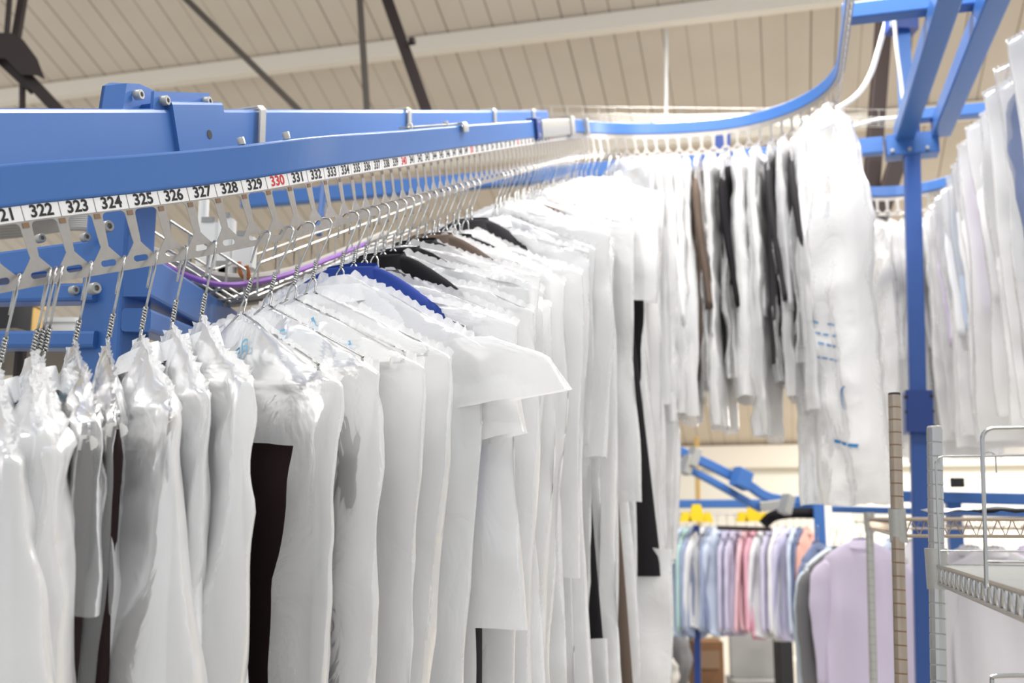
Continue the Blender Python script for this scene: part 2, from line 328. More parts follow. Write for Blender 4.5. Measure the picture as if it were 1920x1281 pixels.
for uu in (465, 748, 913, 988):
    a = beam_a(uu); wd = .022
    m = MB(); m.sweep([bt(a, .045, -.032), bt(a, .056, -.030), bt(a, .057, .026), bt(a, .050, .031), bt(a, -.055, .032), bt(a, -.062, .036), bt(a, -.064, .10)], rrect(wd, .004, .001), [ea.cross(ex)*0+ex]*7)
    # ribbon swept across the beam: rebuild as a flat strap
    m = MB(); prof = [(-.032, .045), (-.030, .0565), (.026, .0575), (.031, .052), (.032, -.060), (.040, -.066), (.11, -.066)]
    t = .0035; outer = [(b, z+(t if kk in (1, 2) else 0)) for kk, (b, z) in enumerate(prof)]
    vs = []
    for da in (-wd/2, wd/2):
        for b, z in prof: vs.append(bt(a+da, z, b))
        for kk, (b, z) in enumerate(prof): vs.append(bt(a+da, z+(t if kk in (1, 2, 5, 6) else 0), b+(t if kk in (3, 4) else (-t if kk == 0 else 0))))
    n = len(prof); fs = []
    for kk in range(n-1):
        fs += [(n+kk, n+kk+1, 3*n+kk+1, 3*n+kk), (kk, 2*n+kk, 2*n+kk+1, kk+1), (kk, kk+1, n+kk+1, n+kk), (2*n+kk, 3*n+kk, 3*n+kk+1, 2*n+kk+1)]
    m.add(vs, fs); cl = m.build('rail_strap', M['galv'], bb)
# arms and bolts on top of the front rail
for i, dt in ((329, 0), (331, 0), (341.5, 0), (346.5, 0)):
    m = MB(); m.cyl(on(i, -.004, RAILN+.027), frame(i)[2], .006, .011, 12, .003); tag(m.build('rail_bolt', M['galv'], fr, True))
m = MB(); q = [on(341, -.010, RAILN+.0305), on(349, -.010, RAILN+.0305)]; m.sweep(q, rrect(.02, .004, .001), [frame(345)[2]]*2)
m.sweep([on(348.6, -.02, RAILN+.031), on(348.6, .010, RAILN+.032), on(348.6, .0125, RAILN+.026), on(348.6, .0125, RAILN+.010)], rrect(.04, .0035, .001), [frame(348)[2], frame(348)[2], frame(348)[1], frame(348)[1]])
tag(m.build('rail_hook', M['galv'], fr, True), 'galvanised strap hooked over the rail')

# ------------------------------------------------------------------ hangers, film bags, garments (local frame: x across the garment, y along the conveyor, z up, origin where the hook rests)
def hanger_mesh(lean, hw=.20, bar=True, neck=.135):
    r = .0017; m = MB(); sh = lambda p: Vector((p[0], p[1]+lean*max(p[2], -neck), p[2]))
    hk = [(-.017, 0, -.048), (-.017, 0, -.030)]+[(-.017*math.cos(a), 0, -.016+.0165*math.sin(a)) for a in [math.pi*k/8 for k in range(9)]]+[(.0165, 0, -.026), (.012, 0, -.045), (.006, 0, -.066), (.002, 0, -.080)]
    m.tube([sh(p) for p in hk], r, 8)
    n = 26; z0, z1 = -.078, -neck+.026
    for ph in (0, math.pi): m.tube([sh((.0023*math.cos(ph+k*.95), .0023*math.sin(ph+k*.95), z0+(z1-z0)*k/n)) for k in range(n+1)], r, 6)
    zs = -neck
    for s in (-1, 1):
        pts = [(s*.001, 0, z1), (s*.006, 0, zs+.018), (s*.0075, 0, zs+.008), (s*.010, 0, zs), (s*.022, 0, zs-.006), (s*hw*.95, 0, zs-.088), (s*hw, 0, zs-.094), (s*(hw+.004), 0, zs-.102), (s*(hw-.002), 0, zs-.108), (s*(hw-.014), 0, zs-.110)]
        if bar: pts.append((0, 0, zs-.110))
        m.tube([sh(p) for p in smooth_pts(pts, 3)], r, 6)
    me = mesh('wire_hanger', m.v, m.f, True); me.materials.append(M['chrome']); return me
class Bag:
    def __init__(s, seed, W=.25, L=1.2, T=.035, neck=.118, drop=.11, nw=.02, lean=.2, fold=1.0, belly=0., sway=0., nkl=.135):
        s.__dict__.update(locals()); rr = random.Random(seed); s.ph = [rr.uniform(0, 6.28) for _ in range(12)]; s.fr = [rr.uniform(5, 9), rr.uniform(10, 16), rr.uniform(18, 30)]; s.o = rr.uniform(0, 100); s.sk = rr.uniform(-.25, .25); s.tilt = rr.uniform(-.04, .04)
    def half(s, d):
        if d < s.drop: q = d/s.drop; return s.nw+(s.W-s.nw)*(q**.92)
        e = (d-s.drop); return s.W+.010*math.sin(e*6+s.ph[7])*min(1, e/.2)-s.W*.10*min(1, e/.5)*(.5+.5*math.sin(s.ph[8]))
    def thick(s, d):
        if d < s.drop: return .005+s.T*.55*(d/s.drop)
        return s.T*(.55+.45*min(1, (d-s.drop)/.35))+s.belly*math.sin(min(1, (d-s.drop)/.9)*math.pi)
    def pt(s, th, d, off=0):
        hw, tk = s.half(d), s.thick(d)+off; cx, sy = math.cos(th), math.sin(th); k = min(1, max(0, d-.02)/.25); x = hw*math.copysign(abs(cx)**.85, cx)
        side = 1 if sy >= 0 else -1
        y = tk*math.copysign(abs(sy)**.8, sy)
        f = 0
        xr = x/max(hw, .02)*.25
        for q in range(3):
            a = xr*s.fr[q]*2.6+s.ph[q]+d*s.sk*6+(side*.9 if q else 0); tri = math.asin(.96*math.sin(a))*.78
            f += (.6, .34, .16)[q]*tri
        y += s.fold*.012*f*k*(.45+min(1, d/.7))
        nz = noise.noise(Vector((x*8+s.o, side*2.3, d*3.2))); n2 = noise.noise(Vector((x*17+s.o, side*5.1+3, d*11)))
        cr = abs(noise.noise(Vector((x*6+d*5+s.o, side*3.7, d*4-x*4))))
        tp = max(0, 1-abs(d-s.drop*.8)/.20)
        n3 = abs(noise.noise(Vector((x*24+s.o, side*7.1, d*15+x*9))))-.25; n4 = abs(noise.noise(Vector((x*11-s.o, side*4.3, d*9-x*6))))-.25
        y += side*(nz*.014*k+n2*.003*min(1, k+.3)+(.4-cr)*.022*k+tp*(n3*.012+n4*.020)*min(1, d/.03))*s.fold
        x += noise.noise(Vector((s.o+9, side*.2, d*4)))*.010*k*s.fold
        x += s.sway*max(0, d-s.drop)**1.3+s.tilt*max(0, d-s.drop)*.5
        y += -s.lean*s.nkl
        return Vector((x, y, -s.neck-d+(.004*n2)+.010*noise.noise(Vector((x*9, s.o, 1)))*min(1, d/.05)))
    def mesh(s, nu=48, nv=56, seam=True, mats=None, cut=None):
        vs = []; fs = []; ds = []
        n1 = max(8, nv//4)
        for j in range(n1+1): ds.append(s.drop*1.12*j/n1)
        for j in range(1, nv-n1+1): ds.append(s.drop*1.12+(s.L-s.drop*1.12)*(j/(nv-n1)))
        for d in ds:
            for i in range(nu): vs.append(s.pt(2*math.pi*i/nu, d))
        for j in range(len(ds)-1):
            for i in range(nu):
                th = 2*math.pi*(i+.5)/nu
                if cut and cut(math.cos(th), ds[j], 1 if math.sin(th) > 0 else -1): continue
                fs.append((j*nu+i, j*nu+(i+1) % nu, (j+1)*nu+(i+1) % nu, (j+1)*nu+i))
        if seam:                                    # scalloped heat-sealed edge above the shoulders
            rr = random.Random(s.seed+5)
            for sg in (0, math.pi):
                n = 44; o = len(vs)
                for k in range(n+1):
                    d = s.drop*1.0*k/n; p = s.pt(sg, d); hgt = .012*(.55+.45*abs(math.sin(k*1.15)))+rr.uniform(-.001, .001)
                    sx = 1 if sg == 0 else -1
                    wob = .004*math.sin(k*1.9+s.ph[3])
                    vs += [p, p+Vector((sx*hgt*.35, wob, hgt))]
                for k in range(n): fs.append((o+2*k, o+2*k+2, o+2*k+3, o+2*k+1))
        me = mesh('garment_bag', vs, fs, True); me.materials.append(mats or M['film']); return me
    def printmesh(s, body, size, x0, d0, side=1, mirror=False, rot=0, bold=0):
        tv, tf = text_mesh(body, size, bold); vs = []; c, sn = math.cos(rot), math.sin(rot)
        for v in tv:
            a, b = v.x*c-v.y*sn, v.x*sn+v.y*c
            if mirror: a = -a
            x = x0+a; d = d0-b; hw = s.half(max(d, .002)); q = max(-.97, min(.97, x/hw)); th = math.acos(math.copysign(abs(q)**(1/.85), q)); th = th if side > 0 else -th
            p = s.pt(th, max(d, .002)); vs.append(p+Vector((0, side*.0045, 0)))
        return mesh('film_print', vs, tf, False)
def shell(seed, W, L, T, top, drop, nw, lean, nkl, nu=28, nv=26, fold=1., hem=0., taper=0.):
    rr = random.Random(seed); ph = [rr.uniform(0, 6.28) for _ in range(6)]; vs = []; fs = []; o = rr.uniform(0, 50)
    for j in range(nv+1):
        d = L*(j/nv)**1.25
        q = min(1, d/drop); hw = nw+(W-nw)*q**.8 if d < drop else W*(1-taper*(d-drop)/L); tk = T*(.45+.55*q)
        for i in range(nu):
            th = 2*math.pi*i/nu; cx, sy = math.cos(th), math.sin(th); x = hw*math.copysign(abs(cx)**.8, cx); k = min(1, d/.3)
            y = tk*math.copysign(abs(sy)**.75, sy)+fold*k*(.006*math.sin(x*26+ph[0]+d*2)+.004*math.sin(x*55+ph[1]-d*3)+.006*noise.noise(Vector((x*7+o, 0, d*4))))
            e = hem*(x/W)**2 if j == nv else 0
            vs.append((x, y-lean*nkl, -top-d+e))
    for j in range(nv):
        for i in range(nu): fs.append((j*nu+i, j*nu+(i+1) % nu, (j+1)*nu+(i+1) % nu, (j+1)*nu+i))
    fs.append(tuple(range(nu))[::-1]); return vs, fs
def sleeve(sx, W, top, lean, nkl, L=.56, seed=0):
    m = MB(); rr = random.Random(seed); k = rr.uniform(.0, .05); pts = [(sx*(W-.04), -lean*nkl, -top-.115), (sx*(W+.006), -lean*nkl, -top-.18), (sx*(W+.024), -.004-lean*nkl+k*.3, -top-.32), (sx*(W+.018), -lean*nkl+k*.6, -top-.48), (sx*(W+.012), -lean*nkl+k, -top-.09-L)]
    pts = smooth_pts(pts, 4); n = len(pts); prof = [(.060*math.cos(2*math.pi*j/14), .020*math.sin(2*math.pi*j/14)) for j in range(14)]
    sc = [(1-.38*i/(n-1)+.04*math.sin(i*1.7+seed))*min(1, .55+.12*i) for i in range(n)]
    m.sweep(pts, prof, [(0, 1, 0)]*n, False, True, sc); return m
_gcache = {}
def garment(kind, col, lean, W=None, L=None, seed=0, detail=True, nkl=.135, fold=1., flare=0):
    """one garment object with its parts; returns the thing"""
    W = W or dict(shirt=.155, jacket=.165, trousers=.16, coat=.175)[kind]; top_up = .022 if kind == 'jacket' else 0; L = L or dict(shirt=.76, jacket=.78, trousers=.62, coat=1.05)[kind]
    top = nkl+.006-top_up
    if kind == 'trousers':
        key = (kind, lean, W, L, seed)
        if key not in _gcache:
            vs, fs = shell(seed, W, L, .017, nkl+.106, .012, W*.97, lean, nkl, fold=.5, nv=16); _gcache[key] = mesh('trousers', vs, fs, True)
        me = _gcache[key].copy(); o = link('folded_trousers', me, cloth(col)); return o
    key = (kind, lean, W, L, seed % 5, fold, flare)
    if key not in _gcache:
        vs, fs = shell(seed % 5, W, L, .030 if kind != 'shirt' else .022, top, .085, .045, lean, nkl, hem=.05 if kind == 'shirt' else 0, fold=fold, taper=-flare)
        _gcache[key] = (mesh(kind, vs, fs, True), [sleeve(s, W, top, lean, nkl, .56 if kind != 'shirt' else .60, seed % 5) for s in (-1, 1)])
    me, sl = _gcache[key]; me = me.copy(); o = link(dict(shirt='shirt', jacket='jacket', coat='coat')[kind], me, cloth(col))
    if detail:
        for s in sl: s2 = mesh('sleeve', s.v, s.f, True); link('sleeve', s2, cloth(col), o)
        m = MB(); n = 16; ring = lambda rx, ry, z: [(rx*math.cos(2*math.pi*j/n), ry*math.sin(2*math.pi*j/n)-lean*nkl, z+.012*math.sin(2*math.pi*j/n)) for j in range(n)]
        vs = ring(.050, .026, -top-.022)+ring(.046, .024, -top+.004)+ring(.060, .034, -top-.026); m.add(vs, [(a*n+j, a*n+(j+1) % n, (a+1)*n+(j+1) % n, (a+1)*n+j) for a in (0, 1) for j in range(n)])
        m.build('collar', cloth(col), o, True)
    return o
_hcache = {}
def hanger(lean, guard=False, nkl=.135, col='chrome'):
    k = (round(lean, 2), round(nkl, 3))
    if k not in _hcache: _hcache[k] = hanger_mesh(lean, neck=nkl)
    o = bpy.data.objects.new('wire_hanger', _hcache[k]); C.objects.link(o)
    if guard:
        m = MB(); z = -nkl-.110; m.sweep([(-.185, -lean*nkl, z), (.185, -lean*nkl, z)], [(.013*math.cos(2*math.pi*j/12), .009*math.sin(2*math.pi*j/12)) for j in range(12)], [(0, 0, 1)]*2)
        m.build('paper_guard', M['paper'], o, True)
    return o
def place(o, i, yaw, dt=0, drop=0):
    o.location = on(i, .0, VB+.001-drop, dt); o.rotation_euler = (0, 0, -yaw)
def yaw_main(i):
    tb = [(300, 62), (327.3, 60), (329, 42), (330, 33), (331, 25), (332, 18), (334, 15), (400, 14.7)]
    for (a, x), (b, y) in zip(tb, tb[1:]):
        if a <= i <= b: return R(x+(y-x)*(i-a)/(b-a))
rnd = random.Random(4)
# bags torn or gathered open: (across -1..1, depth below neck, side) -> no film there
CUT = {329: lambda c, d, sd: c < .70+.03*math.sin(d*9)+.15*max(0, d-.35) and d > .18, 323: lambda c, d, sd: d > .25+.05*c, 324: lambda c, d, sd: d > .24+.1*c and c < .7,
       }
def shoulder(c0, c1, t0, t1): return lambda c, d, sd: sd < 0 and c0 < c < c1 and t0 < d < t1+.03*math.sin(c*9)
CUT.update({335: shoulder(.08, .72, .012, .10), 338: shoulder(.2, .8, .01, .085), 340: shoulder(.2, .75, .01, .07), 342: shoulder(.4, .8, .01, .05), 344: shoulder(.2, .8, .0, .04), 351: None})
WORD = dict(white='white', offwhite='cream', charcoal='charcoal', black='black', brown='brown', navy='navy', royal='royal blue', grey='grey', lightgrey='light grey', taupe='taupe', wine='dark', blush='blush', sky='blue')
EDGE = {347: (.35, .74, 9), 356: (.35, .68, 1.12), 363: (.35, .90, 9), 370: (.35, .38, 1.15)}
CUT[335] = (lambda f: lambda c, d, sd: f(c, d, sd) or (c > .74 and d > .56))(CUT[335])
for q, (c0, t0, t1) in EDGE.items(): CUT[q] = (lambda c0, t0, t1: lambda c, d, sd: c > c0 and t0 < d < t1)(c0, t0, t1)
# slot, dt, garment kind, colour, bag film, W, L, T, extras
near = [
 (319, 0, 'shirt', 'white', 'filmd', .25, 1.1, .05), (320, 0, 'shirt', 'white', 'filmd', .25, 1.1, .05),
 (321, 0, 'shirt', 'white', 'filmd', .25, 1.1, .06), (322, -.008, 'shirt', 'white', 'filmd', .24, 1.1, .04), (322, 0, 'shirt', 'white', 'film', .24, 1.1, .035), (322, .008, 'trousers', 'wine', 'film', .25, 1.1, .04),
 (323, 0, 'trousers', 'wine', 'filmc', .22, 1.1, .025), (324, 0, 'trousers', 'wine', 'filmc', .20, 1.1, .022), (325, 0, 'shirt', 'white', 'filmd', .245, 1.1, .045), (326, 0, 'shirt', 'white', 'filmd', .235, 1.1, .028), (327, 0, 'shirt', 'white', 'filmd', .25, 1.1, .030),
 (329, 0, 'trousers', 'wine', 'film', .25, 1.1, .045), (330, 0, 'trousers', 'charcoal', 'film', .235, 1.15, .028), (331, 0, 'trousers', 'charcoal', 'film', .235, 1.15, .028), (332, 0, 'trousers', 'grey', 'film', .24, 1.15, .03),
]
tail = {334: ('shirt', 'white'), 335: ('jacket', 'royal'), 336: ('shirt', 'white'), 337: ('coat', 'charcoal'), 338: ('jacket', 'black'), 339: ('shirt', 'white'), 340: ('jacket', 'black'), 341: ('shirt', 'offwhite'), 342: ('jacket', 'black'), 343: ('shirt', 'white'), 344: ('jacket', 'brown'), 345: ('coat', 'taupe'), 346: ('shirt', 'white'), 347: ('coat', 'black'), 348: ('shirt', 'white'), 349: ('shirt', 'offwhite'), 350: ('jacket', 'charcoal')}
for i, (k, c) in tail.items(): near.append((i, 0, k, c, 'filmd' if i % 4 else 'film', rnd.uniform(.25, .30), 1.35, .026))
far = []
for i in range(355, 387):
    far.append((i+rnd.uniform(-.15, .15), rnd.uniform(-.004, .004), rnd.choice(['shirt', 'shirt', 'jacket', 'coat']), rnd.choice(['white', 'white', 'white', 'offwhite', 'charcoal', 'black', 'taupe', 'blush', 'lightgrey']), 'filmd' if i % 5 else 'film', rnd.uniform(.265, .305), rnd.uniform(1.5, 1.8), .024))
for q, c_, W_ in ((356, 'black', .31), (363, 'brown', .32), (370, 'black', .345)): far[q-355] = (q, 0, 'coat', c_, 'filmd', W_, 1.7, .03)
for n, (i, dt, kind, col, fm, W, L, T) in enumerate(near+far):
    dense = i > 352; lean = .11 if i < 328 else .27; yaw = yaw_main(min(i, 399))+(R(rnd.uniform(-7, 7)) if i > 333 else R(rnd.uniform(-3, 3))); loc = (i, yaw, dt)
    nth = {-.008: 'left', 0: 'middle', .008: 'right'}.get(dt) if i == 322 else None
    sid = ('the %s hook in slot 322' % nth) if nth else 'slot %d' % round(i)
    if dense:
        hl, hc, hg = 'steel wire hanger hooked in the tightly packed far half of the row', 'hanger', 'hangers packed in the far half of the row'
    else: hl, hc, hg = 'steel wire hanger with its hook in %s of the numbered strip' % sid if not nth else 'steel wire hanger, %s of the three hooked in slot 322' % nth, 'hanger', 'wire hangers in the numbered slots'
    h = tag(hanger(lean, kind == 'trousers'), hl, hc, hg); place(h, *loc)
    g = garment(kind, col, lean, W=(.17 if i in (335, 338, 340, 342, 344) else .20 if i in (323, 324, 329) else .185 if i in EDGE else None) if not dense else W-(.115 if i in EDGE else .09), L=(1.0 if i in (322, 323, 324, 329) else .5 if i == 335 else 1.3 if i == 347 else None) if not dense else (1.6 if i == 363 else 1.25 if i in EDGE else 1.0 if kind == 'coat' else None), seed=n, flare=.5 if i in EDGE else 0); place(g, *loc)
    wd = WORD[col]; W = .30 if i == 347 else max(W, .295) if i in CUT and 333 < i < 353 else .262 if i in (346, 349) else W; nm = 'trousers' if kind == 'trousers' else kind
    if dense: tag(g, '%s %s in a film bag in the packed far half of the row' % (wd, nm), 'garment', '%s %ss in the far half of the row' % (wd, nm.rstrip('s')))
    else: tag(g, ('%s %s in the film bag hanging from %s' % (wd, nm, sid)), 'garment', 'bagged garments in the numbered slots')
    if i == 335:
        g2 = tag(garment('trousers', 'charcoal', lean, W=.235, L=1.1, seed=335), 'charcoal tweed trousers hanging below the royal blue jacket on slot 335', 'garment', 'bagged garments in the numbered slots'); place(g2, *loc)
    b = Bag(n*7+3, W, L, T, lean=lean, belly=.02 if i < 328 else .012 if i == 335 else .004)
    b.neck = (.128 if i > 328 else .120)+(rnd.uniform(-.016, .022) if i > 333 else rnd.uniform(-.006, .008))+(.014 if 328 < i < 333 else 0); b.drop = .11+(rnd.uniform(-.03, .035) if i > 333 else 0)
    o = link('garment_bag', b.mesh(64 if not dense else 40, 84 if not dense else 48, True, M[fm], CUT.get(i)), None); place(o, *loc)
    if dense: tag(o, 'white film garment bag squeezed into the packed far half of the row', 'garment bag', 'film bags in the far half of the row')
    else: tag(o, '%s film garment bag on %s over the %s %s' % ('clear' if fm == 'filmc' else 'milky' if fm == 'film' else 'white', sid, wd, nm), 'garment bag', 'film bags in the numbered slots')
    pr = {321: [('U /', .05, .06, .05, 1, False, .2, 'dprint')], 322: [('in', .03, .05, .03, 1, False, -.3, 'print')] if dt > 0 else [], 324: [('///', .02, .0, .04, 1, False, .5, 'dprint')], 329: [('as', .05, .035, .05, -1, True, -.5, 'print'), ('un', .045, .05, .10, -1, True, -.2, 'print')], 330: [('ap', .055, .05, .055, -1, True, -.5, 'print')], 331: [('b', .06, .05, .05, -1, True, -.5, 'print'), ('nd', .05, .10, .085, -1, True, -.5, 'print')], 335: [('ap', .04, .06, .06, -1, True, -.4, 'print')], 338: [('u', .05, .03, .04, -1, True, -.2, 'print')], 344: [('UST', .05, .05, .06, -1, False, -.3, 'print')]}.get(i, [])
    for body, size, x0, d0, side, mir, rot, mt in pr:
        link('film_print', b.printmesh(body, size, x0, d0, side, mir, rot), M[mt], o)

# short film capes pulled up over the bags of slots 334 and 335
for i, W, L, d0 in ((334, .34, .14, .115), (335, .30, .13, .19)):
    b = Bag(900+i, W, L+d0, .045, lean=.27, drop=.16, nw=.06); b.neck = .122
    o = link('film_cape', b.mesh(72, 60, False, M['filmd'], lambda c, d, sd, d0=d0: d < d0 or c < .45 or d > d0+.12), None); place(o, i, yaw_main(i), -.012)
    for v in o.data.vertices:                       # the loose hem flares out to a corner
        d = -v.co.z-b.neck
        if v.co.x > .05: q = max(0, d-d0)*(v.co.x/.3)**3; v.co.x += .30*q; v.co.z += .18*q
    tag(o, ('short glossy film cape sticking out over the bag at slot 334, the upper one' if i == 334 else 'crumpled short film cape below the glossy one, over slot 335'), 'film cape')

# ------------------------------------------------------------------ garments hanging round the first bend
def put(o, p, yaw, dn=VB): o.location = p; o.rotation_euler = (0, 0, -yaw)
bend = [(386.6, 'shirt', 'white', 'film', .23, 1.10, .03), (388.2, 'jacket', 'charcoal', 'film', .23, 1.05, .03), (389.8, 'shirt', 'white', 'filmd', .26, 1.12, .05), (391.4, 'shirt', 'white', 'filmd', .25, 1.1, .04),
        (393.0, 'shirt', 'white', 'filmd', .23, 1.12, .03), (394.3, 'coat', 'brown', 'filmc', .23, 1.05, .02), (395.6, 'shirt', 'white', 'filmd', .23, 1.16, .03), (396.8, 'coat', 'black', 'filmc', .22, .98, .02), (398.0, 'shirt', 'white', 'filmd', .24, 1.05, .045), (399.4, 'shirt', 'white', 'film', .24, 1.2, .03),
        (400.7, 'coat', 'charcoal', 'filmc', .22, 1.0, .02), (401.9, 'shirt', 'lightgrey', 'film', .24, 1.06, .035), (402.9, 'coat', 'charcoal', 'filmc', .21, .95, .02), (403.7, 'shirt', 'white', 'film', .23, 1.12, .03)]
ORD = ['first', 'second', 'third', 'fourth', 'fifth', 'sixth', 'seventh', 'eighth', 'ninth', 'tenth', 'eleventh', 'twelfth', 'thirteenth', 'fourteenth', 'fifteenth', 'sixteenth', 'seventeenth', 'eighteenth', 'nineteenth', 'twentieth', 'twenty-first', 'twenty-second']
for n, (i, kind, col, fm, W, L, T) in enumerate(bend):
    nk = .075; loc = on(i, 0, VB+.001); yaw = min(HH(i)+R(8), R(112)); h = tag(hanger(.0, False, nk), '%s steel hanger from the left under the first bend of blue rail' % ORD[n], 'hanger', 'hangers on the first bend'); put(h, loc, yaw)
    g = tag(garment(kind, col, 0, W=W-(.08 if fm != 'filmc' else .03), seed=n+60, nkl=nk, L=L-.12 if kind == 'coat' else None), '%s %s, %s garment from the left under the first bend' % (WORD[col], kind, ORD[n]), 'garment', 'garments on the first bend'); put(g, loc, yaw)
    b = Bag(400+n*3, W, L, T, nw=.03, lean=0, nkl=nk, drop=.09); b.neck = nk-.045
    o = tag(link('garment_bag', b.mesh(40, 50, True, M[fm]), None), '%s film bag, %s from the left under the first blue bend' % ('clear' if fm == 'filmc' else 'white', ORD[n]), 'garment bag', 'film bags on the first bend'); put(o, loc, yaw)
# the long bag at the end of the bend
i = 405.2; loc = on(i, 0, VB+.001); yaw = R(78)
h = tag(hanger(0, False, .075), 'steel hanger holding the longest white bag at the end of the bend', 'hanger'); put(h, loc, yaw)
b = Bag(777, .24, 1.52, .085, nw=.09, lean=0, nkl=.075, drop=.12, fold=1.5, belly=.03, sway=.02); b.neck = -.03
o = tag(link('garment_bag', b.mesh(72, 90, True, M['filmd']), None), 'longest white film garment bag with small blue print, hanging in front of the blue column', 'garment bag'); put(o, loc, yaw)
g = tag(garment('coat', 'white', 0, W=.16, L=1.2, seed=99, nkl=.075), 'long white gown inside the longest film bag at the end of the bend', 'garment'); put(g, loc, yaw)
for k, (bd, sz, x0, d0) in enumerate((('- --- --', .07, .10, .86), ('--- -- -', .07, .10, .90), ('-- ---', .07, .11, .94), ('----', .06, .13, 1.0), ('(', .09, .18, 1.14), ('---', .12, .17, 1.30))):
    link('film_print', b.printmesh(bd, sz, x0, d0, -1, False, -.25), M['dprint'], o)

# ------------------------------------------------------------------ second bend, at the right
Z2 = 1.60; RB2 = .33; A2, B2 = 4.95, .63
def p2(s):                                    # arclength from the start of the second arc
    th = s/RB2
    if th < 0: return AB(A2+s, B2-RB2, Z2), YAW
    if th < math.pi: return AB(A2+RB2*math.sin(th), B2-RB2*math.cos(th), Z2), YAW+th
    q = s-math.pi*RB2; return AB(A2-q, B2+RB2, Z2), YAW+math.pi
m = MB(); pts = [p2(k*.04)[0]+Vector((0, 0, RAILN)) for k in range(-2, 96)]; m.sweep(pts, rrect(.026, .052, .004)); tag(m.build('bend_rail', M['blue']), 'blue bend rail behind the blue column at right', 'rail')
m = MB()
for k in range(-1, 76):
    for v in [0]:
        p, y = p2(k*P); t = Vector((math.sin(y), math.cos(y), 0)); r = Vector((math.cos(y), -math.sin(y), 0))
        m.add([p2((k+q.x/P)*P)[0]+r*q.z+Vector((0, 0, q.y)) for q in cv], cf)
tag(m.build('bend_carrier', M['steel']), 'steel slot strip under the bend rail behind the blue column', 'carrier strip')
AL = math.pi*RB2
row2 = [(.30, 'shirt', 'white', 'filmd', 1.15), (.38, 'shirt', 'white', 'film', 1.2), (.47, 'shirt', 'offwhite', 'filmd', 1.1), (.55, 'shirt', 'white', 'filmd', 1.22), (.63, 'shirt', 'white', 'filmd', 1.12), (.71, 'coat', 'lightgrey', 'film', 1.2), (.80, 'shirt', 'white', 'film', 1.2), (.89, 'coat', 'lilac', 'film', 1.15), (.97, 'coat', 'slate', 'film', 1.2),
        (AL+.06, 'shirt', 'white', 'filmd', 1.15), (AL+.18, 'shirt', 'lavender', 'film', 1.12), (AL+.30, 'shirt', 'white', 'filmd', 1.2), (AL+.42, 'shirt', 'white', 'filmd', 1.15), (AL+.56, 'shirt', 'sky', 'film', 1.1), (AL+.70, 'shirt', 'white', 'filmd', 1.2), (AL+.84, 'shirt', 'white', 'filmd', 1.1), (AL+.98, 'shirt', 'lavender', 'film', 1.22), (AL+1.14, 'shirt', 'white', 'filmd', 1.15), (AL+1.30, 'shirt', 'white', 'filmd', 1.2), (AL+1.48, 'shirt', 'white', 'filmd', 1.18), (AL+1.66, 'coat', 'slate', 'filmc', 1.18), (AL+1.86, 'shirt', 'white', 'filmd', 1.2)]
WORD.update(lilac='lilac', slate='slate blue', lavender='lavender')
for n, (s_, kind, col, fm, L) in enumerate(row2):
    p, yw = p2(s_); nk = .09 if s_ < AL else .075; loc = p+Vector((0, 0, VB+.001)); yaw = yw+R(rnd.uniform(-6, 10))
    h = tag(hanger(0, False, nk), '%s steel hanger from the far end of the right-hand row' % ORD[n], 'hanger', 'hangers in the right-hand row'); put(h, loc, yaw)
    g = tag(garment(kind, col, 0, W=.16, seed=n+130, nkl=nk, L=L-.15 if kind == 'coat' else None), '%s %s, %s garment from the far end of the right-hand row' % (WORD[col], kind, ORD[n]), 'garment', 'garments in the right-hand row'); put(g, loc, yaw)
    b = Bag(600+n*3, rnd.uniform(.22, .26), L, .035, nw=.035, lean=0, nkl=nk, drop=.10); b.neck = nk-.04
    o = tag(link('garment_bag', b.mesh(40, 50, True, M[fm]), None), 'white film bag, %s from the far end of the right-hand row' % ORD[n], 'garment bag', 'film bags in the right-hand row'); put(o, loc, yaw)

# ------------------------------------------------------------------ blue steelwork at the right
def beamthing(name, label, cat, segs, mt='blue'):
    root = None
    for k, (nm, p, q, wd, ht) in enumerate(segs):
        m = MB(); up = (0, 0, 1) if abs((q-p).normalized().z) < .9 else AB(0, 1)-AB(0, 0); m.sweep([p, q], rrect(wd, ht, .006), [up]*2)
        o = m.build(nm if root else name, M[mt], root); root = root or o
    return tag(root, label, cat)
AC, BC = 4.46, .615
cb = px(1733, 1281, 4.12); ct = AB(AC, BC, 1.68); cb = ct+(cb-ct)*((ct.z)/(ct.z-cb.z))
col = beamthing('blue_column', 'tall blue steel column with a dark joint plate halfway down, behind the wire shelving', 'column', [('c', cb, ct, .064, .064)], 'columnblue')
AC0 = AC
c0 = px(1737, 775, 4.15); zc0 = c0.z-H
cq = ct+(cb-ct)*((ct.z-c0.z)/ct.z); m = MB(); m.sweep([cq-(ct-cb).normalized()*.085, cq+(ct-cb).normalized()*.085], rrect(.125, .105, .006), [AB(0, 1)-AB(0, 0)]*2); jp = m.build('joint_plate', M['darkblue'], col)
for sb in (-.048, .048):
    for dz in (-.06, 0, .06):
        m = MB(); m.cyl(cq+AB(-.05, sb)-AB(0, 0)+Vector((0, 0, dz)), -(AB(1, 0)-AB(0, 0)), .008, .012, 10); m.build('bolt', M['iron'], jp, True)
m = MB(); m.sweep([AB(AC, BC-.11, 1.575), AB(AC, BC+.10, 1.575)], rrect(.09, .095, .006), [(0, 0, 1)]*2); hp = m.build('head_bracket', M['blue'], col)
for sb in (-.09, -.02, .05):
    m = MB(); m.cyl(AB(AC-.047, BC+sb, 1.545), -(AB(1, 0)-AB(0, 0)), .008, .012, 10); m.build('bolt', M['galv'], hp, True)
beamthing('cross_beam', 'long level blue box beam running behind the whole conveyor to the column', 'beam', [('c', AB(AC+.02, -2.6, 1.595), AB(AC+.02, BC-.12, 1.595), .05, .075)])
